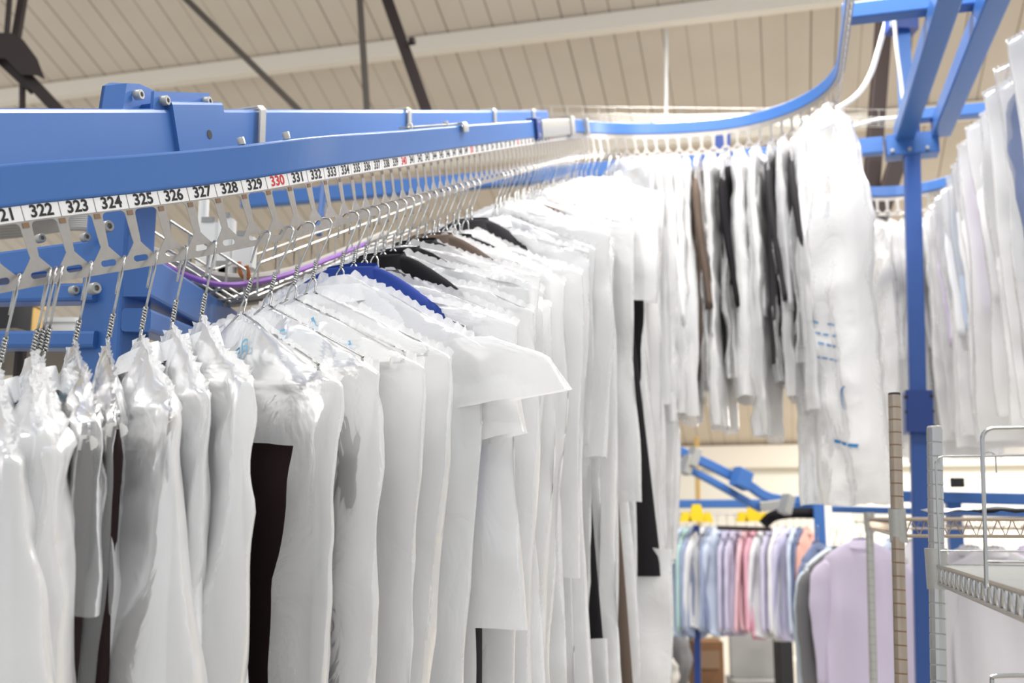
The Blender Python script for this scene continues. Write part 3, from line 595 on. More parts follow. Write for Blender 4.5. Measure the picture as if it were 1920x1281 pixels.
beamthing('long_beam', 'blue overhead beam nearer the bend rail, sloping up from the column', 'beam', [('c', AB(4.46, .58, 1.63), AB(1.6, .58, 1.63), .078, .078)])
beamthing('long_beam', 'blue overhead beam farther right, sloping up beside the hanging bags', 'beam', [('c', AB(4.42, .725, 1.63), AB(1.6, .725, 1.63), .078, .078)])
beamthing('cross_arm', 'short blue arm joining the bend rail to the two overhead beams', 'beam', [('c', AB(3.42, .275, 1.70), AB(3.42, .70, 1.70), .06, .06)])
beamthing('cross_arm', 'blue arm at top right corner reaching out over the bags', 'beam', [('c', AB(3.30, .68, 1.71), AB(3.30, 1.15, 1.71), .07, .06)])
beamthing('cross_arm', 'blue arm from the column head to the right-hand bags', 'beam', [('c', AB(4.40, .64, 1.685), AB(4.40, 1.1, 1.685), .06, .05)])
beamthing('roof_strut', 'pale blue upright strut above and behind the column', 'strut', [('c', px(1700, 250, 4.7), px(1690, -40, 4.75), .075, .06)])
m = MB(); m.sweep([px(1690, 60, 4.7), px(1690, -30, 4.7)], rrect(.14, .10, .01)); so = [o for o in bpy.data.objects if o.name.startswith('roof_strut')][0]; m.build('strut_head', M['darkblue'], so)
m = MB(); m.sweep([px(1352, 248, 4.28), px(1352, 345, 4.28)], rrect(.075, .05, .004)); tag(m.build('drop_bracket', M['darkblue']), 'dark blue drop bracket behind the first bend of garments', 'bracket')
# pale hose looping beside the steelwork and a thin white cable
m = MB(); m.tube(smooth_pts([px(1680, -20, 4.9), px(1665, 30, 4.9), px(1648, 90, 4.9), px(1632, 140, 4.9), px(1605, 180, 4.9), px(1560, 208, 4.95), px(1490, 232, 5.0)], 6), .012, 10); tag(m.build('pale_hose', M['white'], None, True), 'pale plastic hose curving down beside the blue steelwork', 'hose')
m = MB(); m.tube(smooth_pts([px(1674, -20, 4.6), px(1680, 80, 4.6), px(1690, 160, 4.6), px(1690, 215, 4.6), px(1640, 225, 4.7), px(1570, 246, 4.8)], 6), .008, 8); tag(m.build('white_cable', M['white'], None, True), 'thin white cable running down beside the pale blue strut', 'cable')
# wire cable trays
def tray(name, label, p, q, w_, h_, up=Vector((0, 0, 1)), nx=14, r=.0022, mt='galv'):
    d = (q-p); t = d.normalized(); side = t.cross(up).normalized(); m = MB()
    prof = [(-w_/2, h_), (-w_/2, 0), (-w_/6, 0), (w_/6, 0), (w_/2, 0), (w_/2, h_)]
    for a, b in prof: m.tube([p+side*a+up*b, q+side*a+up*b], r, 5)
    for k in range(nx+1):
        c = p+d*(k/nx); m.tube([c+side*a+up*b for a, b in prof], r, 5)
    return tag(m.build(name, M[mt], None, True), label, 'cable tray')
tray('cable_tray', 'long fine wire cable tray above the first bend', px(1010, 222, 5.3), px(1720, 232, 4.7), .10, .05, nx=22, r=.0014)
# fluorescent batten under the purlin and its drop rod
e = empty('light_batten', px(1310, 224, 6.6), 'white fluorescent batten light seen just above the bend rail', 'light')
def local(o, e): o.parent = e; o.matrix_parent_inverse = Matrix.Translation(e.location).inverted(); return o
m = MB(); m.sweep([px(1226, 226, 6.6), px(1405, 220, 6.45)], rrect(.06, .05, .012)); local(m.build('batten_body', M['white']), e)
tube = bpy.data.materials.new('lit_tube'); tube.use_nodes = True; tb = tube.node_tree.nodes['Principled BSDF']; tb.inputs['Emission Color'].default_value = (1, .97, .9, 1); tb.inputs['Emission Strength'].default_value = 3
m = MB(); m.tube([px(1230, 228, 6.57), px(1402, 222, 6.42)], .014, 10); local(m.build('lit_tube', tube, None, True), e)
m = MB(); m.tube([px(1249, 218, 6.6), px(1250, 12, 6.45)], .011, 8); local(m.build('drop_rod', M['white'], None, True), e)

# ------------------------------------------------------------------ dark roof steelwork
def truss(label, segs):
    e = empty('roof_truss', segs[0][1], label, 'truss')
    for nm, p, q, wd, ht, mt in segs:
        m = MB(); d = q-p; up = (0, 0, 1) if abs(d.normalized().z) < .9 else (0, 1, 0); m.sweep([p, q], rrect(wd, ht, .004), [up]*2); local(m.build(nm, M[mt]), e)
    return e
t1 = truss('black iron truss joint in the top left corner', [('diagonal', px(-30, 60, 4.2), px(150, 250, 4.2), .065, .05, 'iron'), ('hanger_rod', px(42, 150, 4.2), px(42, 300, 4.2), .022, .022, 'iron'), ('upper_rod', px(20, -30, 4.2), px(10, 100, 4.2), .02, .02, 'iron'), ('upper_rod', px(52, -60, 4.3), px(24, 110, 4.2), .035, .03, 'iron'), ('lower_rod', px(-20, 96, 4.2), px(60, 170, 4.2), .04, .03, 'iron')])
m = MB(); g_ = [(-20, 60), (24, 62), (44, 75), (70, 110), (85, 150), (70, 142), (40, 140), (10, 110), (-20, 108)]; n = len(g_)
m.add([px(u, v, Y) for Y in (4.14, 4.17) for u, v in g_], [tuple(range(n)), tuple(range(n, 2*n))[::-1]]+[(j, (j+1) % n, n+(j+1) % n, n+j) for j in range(n)]); local(m.build('gusset_plate', M['iron']), t1)
t2 = truss('thin brown iron tie rods crossing the ceiling above the support beam', [('tie_rod', px(320, -30, 5.2), px(640, 285, 5.2), .042, .03, 'ironbrown'), ('hanger_rod', px(672, -40, 5.2), px(692, 260, 5.2), .034, .03, 'ironbrown'), ('strut', px(712, -40, 5.2), px(815, 250, 5.2), .060, .045, 'iron')])
m = MB(); m.cyl(px(768, 78, 5.15), AB(0, 1)-AB(0, 0), .022, .03, 8); local(m.build('rod_nut', M['iron'], None, True), t2)
t3 = truss('dark iron roof post standing behind the blue steelwork', [('post', px(1662, -20, 5.6), px(1628, 420, 5.6), .085, .07, 'iron'), ('brace', px(1688, 285, 5.5), px(1645, 420, 5.5), .09, .06, 'iron')])

# ------------------------------------------------------------------ left support frame with cables
e = empty('support_frame', px(235, 560, 1.72), 'blue bolted support post and arms behind the slot strip at left', 'support frame')
def fb(nm, p, q, wd, ht, up=(0, 0, 1)):
    m = MB(); m.sweep([p, q], rrect(wd, ht, .006), [up]*2); return local(m.build(nm, M['blue']), e)
exv = AB(0, 1)-AB(0, 0)
pt_ = px(232, 372, 1.75); pb_ = Vector((pt_.x, pt_.y, 0)); po = fb('post', pb_, pt_+Vector((0, 0, .02)), .085, .085, exv)
fb('side_arm', px(190, 552, 1.72), px(-60, 556, 1.78), .05, .032); fb('side_arm', px(190, 480, 1.74), px(-60, 512, 1.8), .05, .05); fb('low_arm', px(190, 640, 1.72), px(-60, 640, 1.76), .05, .03)
fb('long_arm', px(255, 516, 1.70), px(470, 640, 2.5), .05, .075); fb('lower_brace', px(255, 600, 1.70), px(420, 660, 2.3), .05, .04)
for u, v in ((196, 426), (172, 542)):
    m = MB(); m.cyl(px(u, v, 1.655), AB(-.3, .9)-AB(0, 0), .010, .014, 16, .005); m.build('socket_bolt', M['galv'], None, True); o = bpy.data.objects['socket_bolt'] if False else C.objects[-1]; local(o, e)
for u, v in ((135, 545), (72, 448), (156, 446)):
    m = MB(); m.cyl(px(u, v, 1.70), AB(-.3, .9)-AB(0, 0), .008, .012, 12, .004); local(m.build('bolt', M['galv'], None, True), e)
rb = random.Random(3)
def cable(label, pts, r, mt):
    m = MB(); m.tube(smooth_pts(pts, 6), r, 8); return tag(m.build('cable', M[mt], None, True), label, 'cable')
for k in range(7):
    dv = k*4.5; cable('grey cable behind slots 321 to 323, in the loose bundle', [px(-40, 412+dv*1.3, 2.0+k*.012), px(60, 410+dv, 2.0+k*.012), px(150, 402+dv*.9, 2.0), px(215, 420+dv, 2.02), px(262, 470+dv, 2.05)], .0075, 'cable')['group'] = 'grey cables behind slots 321 to 323'
mts = ['cable', 'cabled', 'cable', 'cable', 'cabled', 'cable', 'cable', 'cable', 'cabled', 'cable']
for k in range(10):
    dv = k*9; o = cable('%s cable sagging in the wire tray behind the slot strip' % ('dark' if mts[k] == 'cabled' else 'grey'), [px(255, 456+dv*.8, 2.05+.015*k), px(330, 490+dv*.7, 2.08+.01*k), px(410, 519+dv*.6, 2.12+.01*k), px(500, 518+dv*.5, 2.2+.01*k), px(590, 494+dv*.45, 2.35), px(720, 440+dv*.4, 2.6)], .0105, mts[k]); o['group'] = '%s cables in the wire tray' % ('dark' if mts[k] == 'cabled' else 'grey')
cable('purple cable sagging through the grey bundle in the wire tray', [px(270, 480, 1.98), px(330, 508, 2.0), px(400, 532, 2.02), px(470, 531, 2.08), px(560, 508, 2.18), px(690, 456, 2.45)], .006, 'purple')
cable('orange wire pair bent at the white junction boxes', [px(448, 492, 2.12), px(452, 515, 2.12), px(466, 520, 2.13), px(462, 498, 2.12)], .005, 'orange')
tray('cable_tray', 'galvanised wire mesh tray carrying the sagging cables', px(300, 478, 2.02), px(440, 566, 2.12), .10, .06, nx=4, r=.003)
tray('cable_tray', 'galvanised wire mesh tray rising to the right behind the hangers', px(440, 560, 2.1), px(760, 430, 2.7), .12, .07, nx=10, r=.0026)
for (u, v, sx, sy, sz, lb) in ((392, 462, .05, .04, .05, 'small white junction box behind slot 327'), (424, 470, .035, .04, .07, 'tall white junction box behind slot 328'), (458, 476, .05, .04, .035, 'low white junction box behind slot 329'), (380, 430, .02, .03, .07, 'white cable clamp above the junction boxes'), (420, 528, .05, .04, .03, 'white connector lying under the junction boxes')):
    m = MB(); p = px(u, v, 2.2); m.sweep([p-Vector((0, 0, sz)), p+Vector((0, 0, sz))], rrect(sx, sy, .008)); bx_ = m.build('junction_box', M['white']); tag(bx_, lb, 'junction box')
    m = MB(); m.sweep([p+Vector((0, -sy*.3, sz)), p+Vector((0, -sy*.3, sz+.012))], rrect(sx*.6, sy*.5, .004)); m.build('lid', M['grey'], bx_)
m = MB(); m.tube([px(378, 310, 2.3), px(380, 430, 2.2)], .006, 8); tag(m.build('conduit', M['white'], None, True), 'thin white conduit dropping to the junction boxes', 'conduit')
m = MB(); m.sweep([px(612, 315, 2.7), px(597, 440, 2.65)], rrect(.016, .02, .003)); tag(m.build('blue_strut', M['blue']), 'thin blue strut seen through slots 332 and 333', 'strut')
# stored things at the far left edge below the arms
sz_ = px(60, 652, 2.6).z; sh_ = empty('back_shelf', Vector((px(60, 652, 2.6).x, px(60, 652, 2.6).y, 0)), 'dark rack shelf at the left edge behind the blue arms', 'shelf')
c_ = px(60, 652, 2.6); m = MB(); m.sweep([c_-exv*.3-Vector((0, 0, .015)), c_+exv*.16-Vector((0, 0, .015))], rrect(.5, .03, .004)); local(m.build('board', M['cabled']), sh_)
for sx, sy in ((-.28, -.2), (-.28, .2), (.14, -.2), (.14, .2)):
    p = c_+exv*sx+Vector((SA, CA, 0))*sy; m = MB(); m.tube([Vector((p.x, p.y, 0)), Vector((p.x, p.y, sz_-.01))], .014, 8); local(m.build('leg', M['iron'], None, True), sh_)
def onshelf(u, Y, hgt): p = px(u, 640, Y); return Vector((p.x, p.y, sz_)), Vector((p.x, p.y, sz_+hgt))
p, q = onshelf(2, 2.48, .10); m = MB(); m.sweep([p, q], [(.065*math.cos(2*math.pi*j/18), .065*math.sin(2*math.pi*j/18)) for j in range(18)], [(0, 1, 0)]*2); o = tag(m.build('black_bin', M['black'], None, True), 'dark round bin at the left edge under the blue arm', 'bin')
m = MB(); m.cyl(q-Vector((0, 0, .006)), (0, 0, 1), .068, .012, 18, .058); m.build('rim', M['iron'], o, True)
p, q = onshelf(34, 2.72, .13); m = MB(); m.sweep([p, q], rrect(.10, .06, .006), [(0, 1, 0)]*2); o = tag(m.build('wood_box', M['wood']), 'pale wooden box at the left edge under the blue arm', 'box')
m = MB(); m.sweep([q, q+Vector((0, 0, .012))], rrect(.108, .068, .004), [(0, 1, 0)]*2); m.build('lid', M['wood'], o)
p, q = onshelf(120, 2.6, .07); m = MB(); m.sweep([p, q], rrect(.09, .06, .01), [(0, 1, 0)]*2); o = tag(m.build('white_tub', M['white']), 'small white tub standing between the blue arms', 'tub')
m = MB(); m.sweep([q-Vector((0, 0, .008)), q+Vector((0, 0, .004))], rrect(.098, .068, .012), [(0, 1, 0)]*2); m.build('rim', M['white'], o)

# ------------------------------------------------------------------ the far end of the hall: racks of pressed shirts
def farshirt(name, p, yaw, col, label, group=None, W=.19, L=.74, seed=0, kind='shirt', sl=True):
    nk = .10; h = tag(hanger(0, False, nk), 'steel hanger carrying the '+label.split(' hanging')[0].split(' on the')[0][:70], 'hanger', None); put(h, p, yaw)
    g = tag(garment(kind, col, 0, W=W, L=L, seed=seed, nkl=nk, fold=2.6), label, 'shirt' if kind == 'shirt' else 'garment', group); put(g, p, yaw); return g
A7 = 7.5; ZR = px(1400, 958, 7.3).z
def ab_u(u, a):                               # point on the line a = const seen in photo column u (at rail height)
    lo, hi = -6, 6
    for _ in range(50):
        mid = (lo+hi)/2; q = AB(a, mid, ZR-H)-Vector((0, 0, H)); c, s_ = math.cos(PITCH), math.sin(PITCH)
        if 960+F*q.x/(q.y*c+q.z*s_) < u: lo = mid
        else: hi = mid
    return lo
far_shirts = [(1240, 'lilac'), (1254, 'paleblue'), (1272, 'sky'), (1287, 'mint'), (1300, 'denim'), (1314, 'white'), (1330, 'denim'), (1344, 'paleblue'), (1362, 'lilac'), (1378, 'lilac'), (1398, 'pink'), (1416, 'rose'), (1430, 'white'), (1440, 'lilac'), (1456, 'white'), (1472, 'lilac'), (1487, 'paleblue'), (1500, 'slate'), (1513, 'salmon')]
for n, (u, c_) in enumerate(far_shirts):
    b_ = ab_u(u, A7); p = AB(A7, b_, ZR-H-.02); yw = YAW+R(-90+rnd.uniform(12, 24))
    farshirt('shirt', p, yw, c_, '%s pressed shirt, %s from the left on the far rack' % ({'paleblue': 'pale blue', 'sky': 'sky blue', 'denim': 'blue'}.get(c_, c_.replace('slate', 'slate blue')), ORD[n]), 'pressed shirts on the far rack', .19, .72+rnd.uniform(-.03, .05), n)
r7 = beamthing('far_rail', 'low blue conveyor rail above the far rack of shirts', 'rail', [('c', AB(A7, ab_u(1150, A7), ZR-H+.05), AB(A7, ab_u(1535, A7), ZR-H+.05), .05, .06)])
m = MB()
for k in range(74):
    p = AB(A7, ab_u(1240, A7)+k*.0155, ZR-H+.0); m.sweep([p, p-Vector((0, 0, .03))], rrect(.006, .004, .001), [exv]*2)
m.tube([AB(A7, ab_u(1200, A7), ZR-H-.022), AB(A7, ab_u(1530, A7), ZR-H-.022)], .006, 6); m.build('hook_bar', M['steel'], r7)
for q, (u, lb) in enumerate(((1306, 'yellow three-lobed plastic carrier clip, left one on the far rail'), (1412, 'yellow three-lobed plastic carrier clip, right one on the far rail'))):
    e2 = empty('carrier_clip', px(u, 965, 7.2), lb, 'clip')
    for du, dv, w_ in ((-21, 4, .085), (0, -4, .12), (21, 5, .075)):
        m = MB(); p = px(u+du, 965+dv, 7.2); hh_ = .062 if du == 0 else .036
        o_ = [(-w_/2, -hh_), (w_/2, -hh_), (w_*.24, hh_*.9), (-w_*.24, hh_*.9)]; m.add([p+Vector((x, y, z)) for y in (-.015, .015) for x, z in o_], [(0, 1, 2, 3), (7, 6, 5, 4), (0, 4, 5, 1), (1, 5, 6, 2), (2, 6, 7, 3), (3, 7, 4, 0)])
        local(m.build('lobe', M['yellow']), e2)
m = MB(); m.sweep([px(1345, 990, 7.15), px(1446, 993, 7.15)], rrect(.03, .03, .006)); tag(m.build('hanging_bar', M['iron']), 'dark short bar lying over the pink and pale blue shirts', 'bar')
m = MB(); m.sweep(smooth_pts([px(1432, 983, 6.62), px(1450, 968, 6.62), px(1485, 962, 6.64), px(1530, 963, 6.68)], 4), [(.07*math.cos(2*math.pi*j/12), .035*math.sin(2*math.pi*j/12)) for j in range(12)], None, False, True, None); tag(m.build('folded_coat', cloth('black'), None, True), 'dark coat laid along the far rail beside the blue column', 'coat')
# inclined double rail coming down to the far rack
ir = empty('inclined_rail', px(1400, 900, 6.6), 'blue double conveyor rail sloping down to the far rack', 'rail')
for nm, ps, r_ in (('upper_rail', [px(1255, 838, 6.3), px(1330, 872, 6.4), px(1400, 908, 6.5), px(1430, 928, 6.55), px(1462, 937, 6.6), px(1525, 940, 6.7)], .075), ('lower_rail', [px(1255, 862, 6.3), px(1330, 900, 6.4), px(1400, 940, 6.5), px(1425, 954, 6.55)], .055), ('end_rail', [px(1455, 950, 6.6), px(1525, 954, 6.7)], .07)):
    m = MB(); m.sweep(smooth_pts(ps, 4), rrect(.04, r_*.8, .008)); local(m.build(nm, M['blue']), ir)
m = MB(); m.sweep([px(1378, 892, 6.38), px(1402, 904, 6.42)], rrect(.08, .12, .01)); local(m.build('rail_clamp', M['blue']), ir)
for u, v in ((1300, 858), (1288, 872), (1475, 946)):
    m = MB(); m.sweep([px(u-6, v-3, 6.25), px(u+6, v+3, 6.27)], rrect(.07, .12, .006)); local(m.build('steel_clip', M['galv']), ir)
m = MB(); m.sweep(smooth_pts([px(1425, 950, 6.5), px(1445, 948, 6.5), px(1470, 944, 6.5)], 4), rrect(.03, .06, .006)); local(m.build('cast_elbow', M['galv']), ir)
beamthing('rack_post', 'slim dark blue post standing under the far rack', 'post', [('c', Vector((px(1304, 1290, 7.35).x, px(1304, 1290, 7.35).y, 0)), px(1306, 985, 7.35), .045, .045)], 'darkblue')
beamthing('rack_stub', 'bright blue upright at the right end of the far rack', 'post', [('c', Vector((px(1536, 1000, 6.6).x, px(1536, 1000, 6.6).y, 0)), px(1534, 925, 6.6), .07, .07)])
beamthing('wood_post', 'thin pale wooden post against the far wall', 'post', [('c', Vector((px(1306, 900, 11).x, px(1306, 900, 11).y, 0)), px(1306, 820, 11), .06, .05)], 'wood')
# things standing on the floor below the far rack
def standing(name, label, cat, u, vtop, Y, sx, sy, mt, rot=0):
    p = px(u, vtop, Y); m = MB(); m.sweep([Vector((p.x, p.y, 0)), p], rrect(sx, sy, .01), [(math.sin(rot), math.cos(rot), 0)]*2); return tag(m.build(name, M[mt]), label, cat)
ch = empty('office_chair', Vector((px(1412, 1160, 9.2).x, px(1412, 1160, 9.2).y, 0)), 'grey office chair with square back under the far rack', 'chair')
pc = px(1412, 1215, 9.2); m = MB(); m.sweep([pc-Vector((0, 0, .24)), pc+Vector((0, 0, .27))], rrect(.42, .05, .015), [(0, 1, 0)]*2); local(m.build('backrest', M['grey']), ch)
m = MB(); m.sweep([Vector((pc.x, pc.y-.03, .40)), Vector((pc.x, pc.y-.03, .47))], rrect(.44, .42, .03), [(0, 1, 0)]*2); local(m.build('seat', M['grey']), ch)
for sx in (-.19, .19):
    for sy in (-.2, .16):
        m = MB(); m.tube([Vector((pc.x+sx, pc.y+sy, 0)), Vector((pc.x+sx, pc.y+sy, .41))], .014, 8); local(m.build('leg', M['iron']), ch)
for sx in (-.19, .19):
    m = MB(); m.tube([Vector((pc.x+sx, pc.y+.02, .44)), Vector((pc.x+sx, pc.y+.01, pc.z-.2))], .014, 8); local(m.build('upright', M['iron']), ch)
bxx = standing('brown_box', 'tall brown wooden cabinet behind the slim blue post', 'cabinet', 1322, 1200, 8.6, .24, .3, 'brown')
m = MB(); pb = px(1330, 1225, 8.44); m.sweep([pb-Vector((0, 0, .12)), pb+Vector((0, 0, .02))], rrect(.16, .01, .003), [(0, 1, 0)]*2); m.build('door_panel', M['rust'], bxx)
def bundle(label, u, v, Y, rx, ry, rz, col, seed):
    vs = []; fs = []; p = px(u, v, Y); p.z = max(p.z, rz); n = 22
    for j in range(n+1):
        for i in range(n):
            a, b_ = 2*math.pi*i/n, math.pi*j/n; d = Vector((math.cos(a)*math.sin(b_), math.sin(a)*math.sin(b_), math.cos(b_))); k = 1+.28*noise.noise(d*2.2+Vector((seed, 0, 0))); vs.append(p+Vector((d.x*rx, d.y*ry, d.z*rz))*k)
    for j in range(n):
        for i in range(n): fs.append((j*n+i, j*n+(i+1) % n, (j+1)*n+(i+1) % n, (j+1)*n+i))
    return tag(link('laundry_bundle', mesh('laundry_bundle', vs, fs, True), cloth(col)), label, 'laundry bundle')
bundle('grey laundry bundle on the floor left of the brown cabinet', 1262, 1235, 8.3, .14, .16, .22, 'grey', 1); bundle('cream laundry bundle in front of the grey one', 1250, 1262, 7.8, .09, .1, .12, 'offwhite', 5); bundle('white laundry bundle on the shelf left of the slim blue post', 1274, 1188, 8.6, .12, .12, .08, 'white', 9)
standing('cream_cabinet', 'low cream cabinet beside the grey chair against the wall', 'cabinet', 1362, 1178, 10.5, .22, .4, 'cream')
standing('cream_bench', 'long low cream bench against the far wall', 'bench', 1460, 1235, 11, 2.4, .4, 'cream')
standing('blue_crate', 'dark bin between the chair and the lavender shirt', 'bin', 1466, 1170, 8.8, .12, .2, 'black')
# nearer rack of open shirts, turned towards us
farshirt('shirt', px(1612, 972, 5.0), R(24), 'lavender', 'large lavender shirt seen from behind on the nearer rack', None, .185, .78, 1)
farshirt('shirt', px(1562, 990, 5.35), R(-18), 'ice', 'pale blue shirt behind the large lavender shirt', None, .18, .76, 2)
farshirt('shirt', px(1575, 990, 5.2), R(-8), 'grey', 'grey patterned shirt just behind the lavender shirt', None, .18, .55, 3)
farshirt('shirt', px(1532, 985, 6.1), R(-45), 'slate', 'slate blue shirt hanging left of the lavender shirt', None, .19, .82, 4)
farshirt('shirt', px(1672, 975, 5.25), R(-35), 'paleblue', 'pale blue shirt right behind the lavender shirt', None, .19, .82, 2)
farshirt('shirt', px(1712, 975, 5.15), R(-40), 'softwhite', 'white shirt between the brown shelf post and the blue column', None, .19, .85, 3)
farshirt('shirt', px(1815, 985, 4.9), R(18), 'softwhite', 'white shirt behind the wire ledge, left of two', None, .19, .82, 1)
farshirt('shirt', px(1862, 985, 4.7), R(10), 'softwhite', 'wide white shirt behind the wire ledge, in the middle', None, .21, .84, 2)
farshirt('shirt', px(1925, 985, 4.8), R(10), 'lavender', 'pale lavender shirt at the right edge behind the wire ledge', None, .20, .84, 4)
nr = beamthing('near_rail', 'bright blue double conveyor rail behind the wire shelving at right', 'rail', [('c', px(1560, 928, 5.5), px(1990, 938, 5.05), .05, .06), ('lower_rail', px(1560, 955, 5.45), px(1990, 966, 5.0), .03, .035)])
m = MB(); pa, pb = px(1600, 968, 5.4), px(1985, 984, 4.99); n = 60
for k in range(n): p = pa.lerp(pb, k/(n-1)); m.sweep([p+Vector((0, 0, .035)), p-Vector((0, 0, .03))], rrect(.007, .004, .001), [exv]*2)
m.tube([pa-Vector((0, 0, .03)), pb-Vector((0, 0, .03))], .006, 6); m.build('hook_bar', M['steel'], nr)
beamthing('rack_post', 'bright blue leg of the near rack behind the shelf', 'post', [('c', Vector((px(1790, 1000, 5.3).x, px(1790, 1000, 5.3).y, 0)), px(1786, 940, 5.3), .11, .07)])
m = MB(); m.sweep([px(1785, 905, 5.2), px(1805, 905, 5.2)], rrect(.05, .05, .008)); tag(m.build('rail_stop', M['black']), 'small black stop block on top of the near blue rail', 'stop block')

# ------------------------------------------------------------------ chrome wire shelving at the right
def foot(p): return Vector((p.x, p.y, 0))
def line(p, q, z): t = (p.z-z)/(p.z-q.z); return p+(q-p)*t
def post(root, pt_, pb_, r_, mt, rings):
    b = line(pt_, pb_, 0); m = MB(); n = int((pt_.z-b.z)/.0254); d = (pt_-b); ps = [b]; sc = [1]; gv = []
    for k in range(1, n):
        c = b+d*(k/n); u_ = d.normalized()
        for e_, q in ((-.0014, 1), (-.0009, .95), (.0009, .95), (.0014, 1)): ps.append(c+u_*e_); sc.append(q)
    ps.append(pt_); sc.append(1); m.tube(ps, r_, 14, False, sc)
    for k in range(len(ps)-1):
        if k % 4 in (1, 2, 3):
            for j in range(14): m.mi[k*14+j] = 1
    o = local(m.build('post', [M[mt], M['rust' if mt == 'bronze' else 'grey']]), root)
    m = MB(); m.cyl(pt_, (0, 0, 1), r_*.95, .006, 14); local(m.build('post_cap', M['black' if mt == 'bronze' else 'galv'], None, True), root); return o
def truss_edge(root, p, q, mt, dz=.032, n=24, r_=.003):
    m = MB(); dn = Vector((0, 0, -dz)); m.tube([p, q], r_*1.3, 6); m.tube([p+dn, q+dn], r_*1.3, 6); d = q-p
    pts = [p+d*(k/(2*n))+(dn if k % 2 else Vector()) for k in range(2*n+1)]; m.tube(pts, r_*.9, 5); return local(m.build('truss_edge', M[mt], None, True), root)
P1t = px(1677, 742, 2.05); P1b = px(1690, 1281, 2.0)
P3t = px(1630, 978, 3.35); P3b = px(1638, 1281, 3.3)
P1t_, z1 = P1t, px(1684, 974, 2.04).z
u1 = empty('wire_shelving', foot(P1b), 'tall brown-chrome wire shelving with ringed posts in front of the lavender shirt', 'shelving')
post(u1, P1t, P1b, .0125, 'bronze', True); post(u1, P3t, P3b, .0125, 'galv', True)
q1 = line(P1t, P1b, z1); q3 = line(P3t, P3b, z1); right = AB(0, .62)-AB(0, 0); q1r = q1+right; q3r = q3+right
for a_, b_ in ((q1, q3), (q1, q1r), (q3, q3r), (q1r, q3r)): truss_edge(u1, a_, b_, 'bronze')
m = MB()
for k in range(1, 46): m.tube([q1.lerp(q3, k/46), q1r.lerp(q3r, k/46)], .0018, 5)
local(m.build('shelf_wires', M['bronze'], None, True), u1)
for p in (q1, q3):
    m = MB(); m.tube([p-Vector((0, 0, .045)), p+Vector((0, 0, .02))], .0165, 14); local(m.build('collar', M['galv'], None, True), u1)
for p in (q1r, q3r): m = MB(); m.tube([Vector((p.x, p.y, 0)), p+Vector((0, 0, .2))], .0125, 12); local(m.build('post', M['galv'], None, True), u1)
P2t = px(1752, 805, 1.84); P2b = px(1760, 1281, 1.80); z2 = px(1755, 1062, 1.8).z
u2 = empty('wire_shelving', foot(P2b), 'lower chrome wire shelving with looped ledges at the right edge', 'shelving')
post(u2, P2t, P2b, .0135, 'chrome', True)
q2 = line(P2t, P2b, z2); back = AB(-.86, 0)-AB(0, 0); q2n = q2+back; q2r = q2+right; q2nr = q2n+right
for a_, b_ in ((q2, q2n), (q2, q2r), (q2n, q2nr)): truss_edge(u2, a_, b_, 'chrome', .030, 20, .0028)
m = MB()
for k in range(1, 40): m.tube([q2.lerp(q2n, k/40), q2r.lerp(q2nr, k/40)], .0016, 5)
local(m.build('shelf_wires', M['galv'], None, True), u2)
m = MB(); m.tube([q2-Vector((0, 0, .04)), q2+Vector((0, 0, .03))], .0185, 14); local(m.build('collar', M['galv'], None, True), u2)
for p in (q2n, q2r, q2nr): m = MB(); m.tube([Vector((p.x, p.y, 0)), p+Vector((0, 0, .05))], .0125, 12); local(m.build('post', M['galv'], None, True), u2)
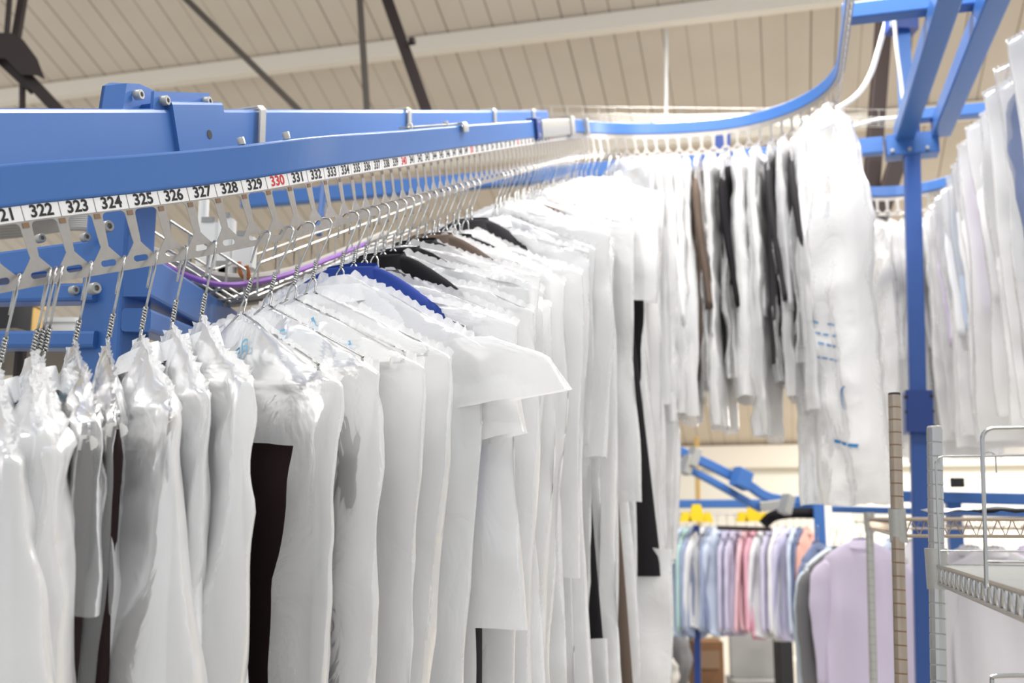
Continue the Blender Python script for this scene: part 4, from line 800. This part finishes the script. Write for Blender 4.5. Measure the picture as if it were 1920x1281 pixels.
def ledge(p, q, zt, zb_, r_, n, top=None, c=.014):
    # top: where the left upright reaches, so that it may lean a little
    top = top or Vector((p.x, p.y, zt)); d = (q-p).normalized(); up = (top-Vector((p.x, p.y, zb_))).normalized(); lo = Vector((p.x, p.y, zb_)); m = MB()
    arc = [top-up*c+up*c*math.sin(R(a))+d*c*(1-math.cos(R(a))) for a in range(0, 91, 15)]
    qt = top+(q-p); m.tube([lo-up*.02, lo]+arc+[qt], r_, 8); m.tube([lo+up*.012, lo+up*.012+(q-p)], r_*.8, 8)
    for k in range(1, n+1):
        a = lo+d*((q-p).length*k/(n+.4)); t_ = a+(top-lo)
        if k % 2: m.tube([a, t_-up*.002]+[t_-up*.002+up*.008*math.sin(R(w_))+d*.012*(1-math.cos(R(w_))) for w_ in range(30, 181, 30)]+[t_-up*.03+d*.024], r_*.6, 6)
        else: m.tube([a, t_], r_*.6, 6)
    return local(m.build('wire_ledge', M['chrome'], None, True), u2)
zt = px(1760, 856, 1.82).z; zb2 = px(1760, 1046, 1.82).z
pL = q2+(AB(-.02, .004)-AB(0, 0)); pL = px(1762, 1046, 1.80); ledge(pL, pL+right, zt, pL.z, .0022, 8, px(1754, 856, 1.80))
nl = px(1849, 1072, 1.25); ledge(nl, nl+right*.8, 0, nl.z, .0026, 5, px(1841, 803, 1.25))
pl = px(1866, 1268, 1.35); m = MB(); m.tube(smooth_pts([px(1858, 1330, 1.35), px(1860, 1280, 1.35), px(1872, 1268, 1.35), px(1990, 1268, 1.35)], 4), .003, 8); local(m.build('lower_ledge', M['chrome'], None, True), u2)
vs = []; n = 16; c_ = px(1905, 960, 2.25)
for i in range(n+1):
    for j in range(n+1):
        x, y = i/n-.5, j/n-.5; vs.append(Vector((c_.x+x*.30, c_.y+y*.30, q1.z+.006+.014*(1+noise.noise(Vector((x*5, y*5, 3)))))))
k_ = len(vs); vs += [v-Vector((0, 0, v.z-q1.z-.004)) for v in vs]; fs = [(i*(n+1)+j, (i+1)*(n+1)+j, (i+1)*(n+1)+j+1, i*(n+1)+j+1) for i in range(n) for j in range(n)]; fs += [tuple(k_+a for a in reversed(f)) for f in fs]
tag(link('folded_cloth', mesh('folded_cloth', vs, fs, True), cloth('white')), 'folded white cloth lying on the brown wire shelf', 'cloth')
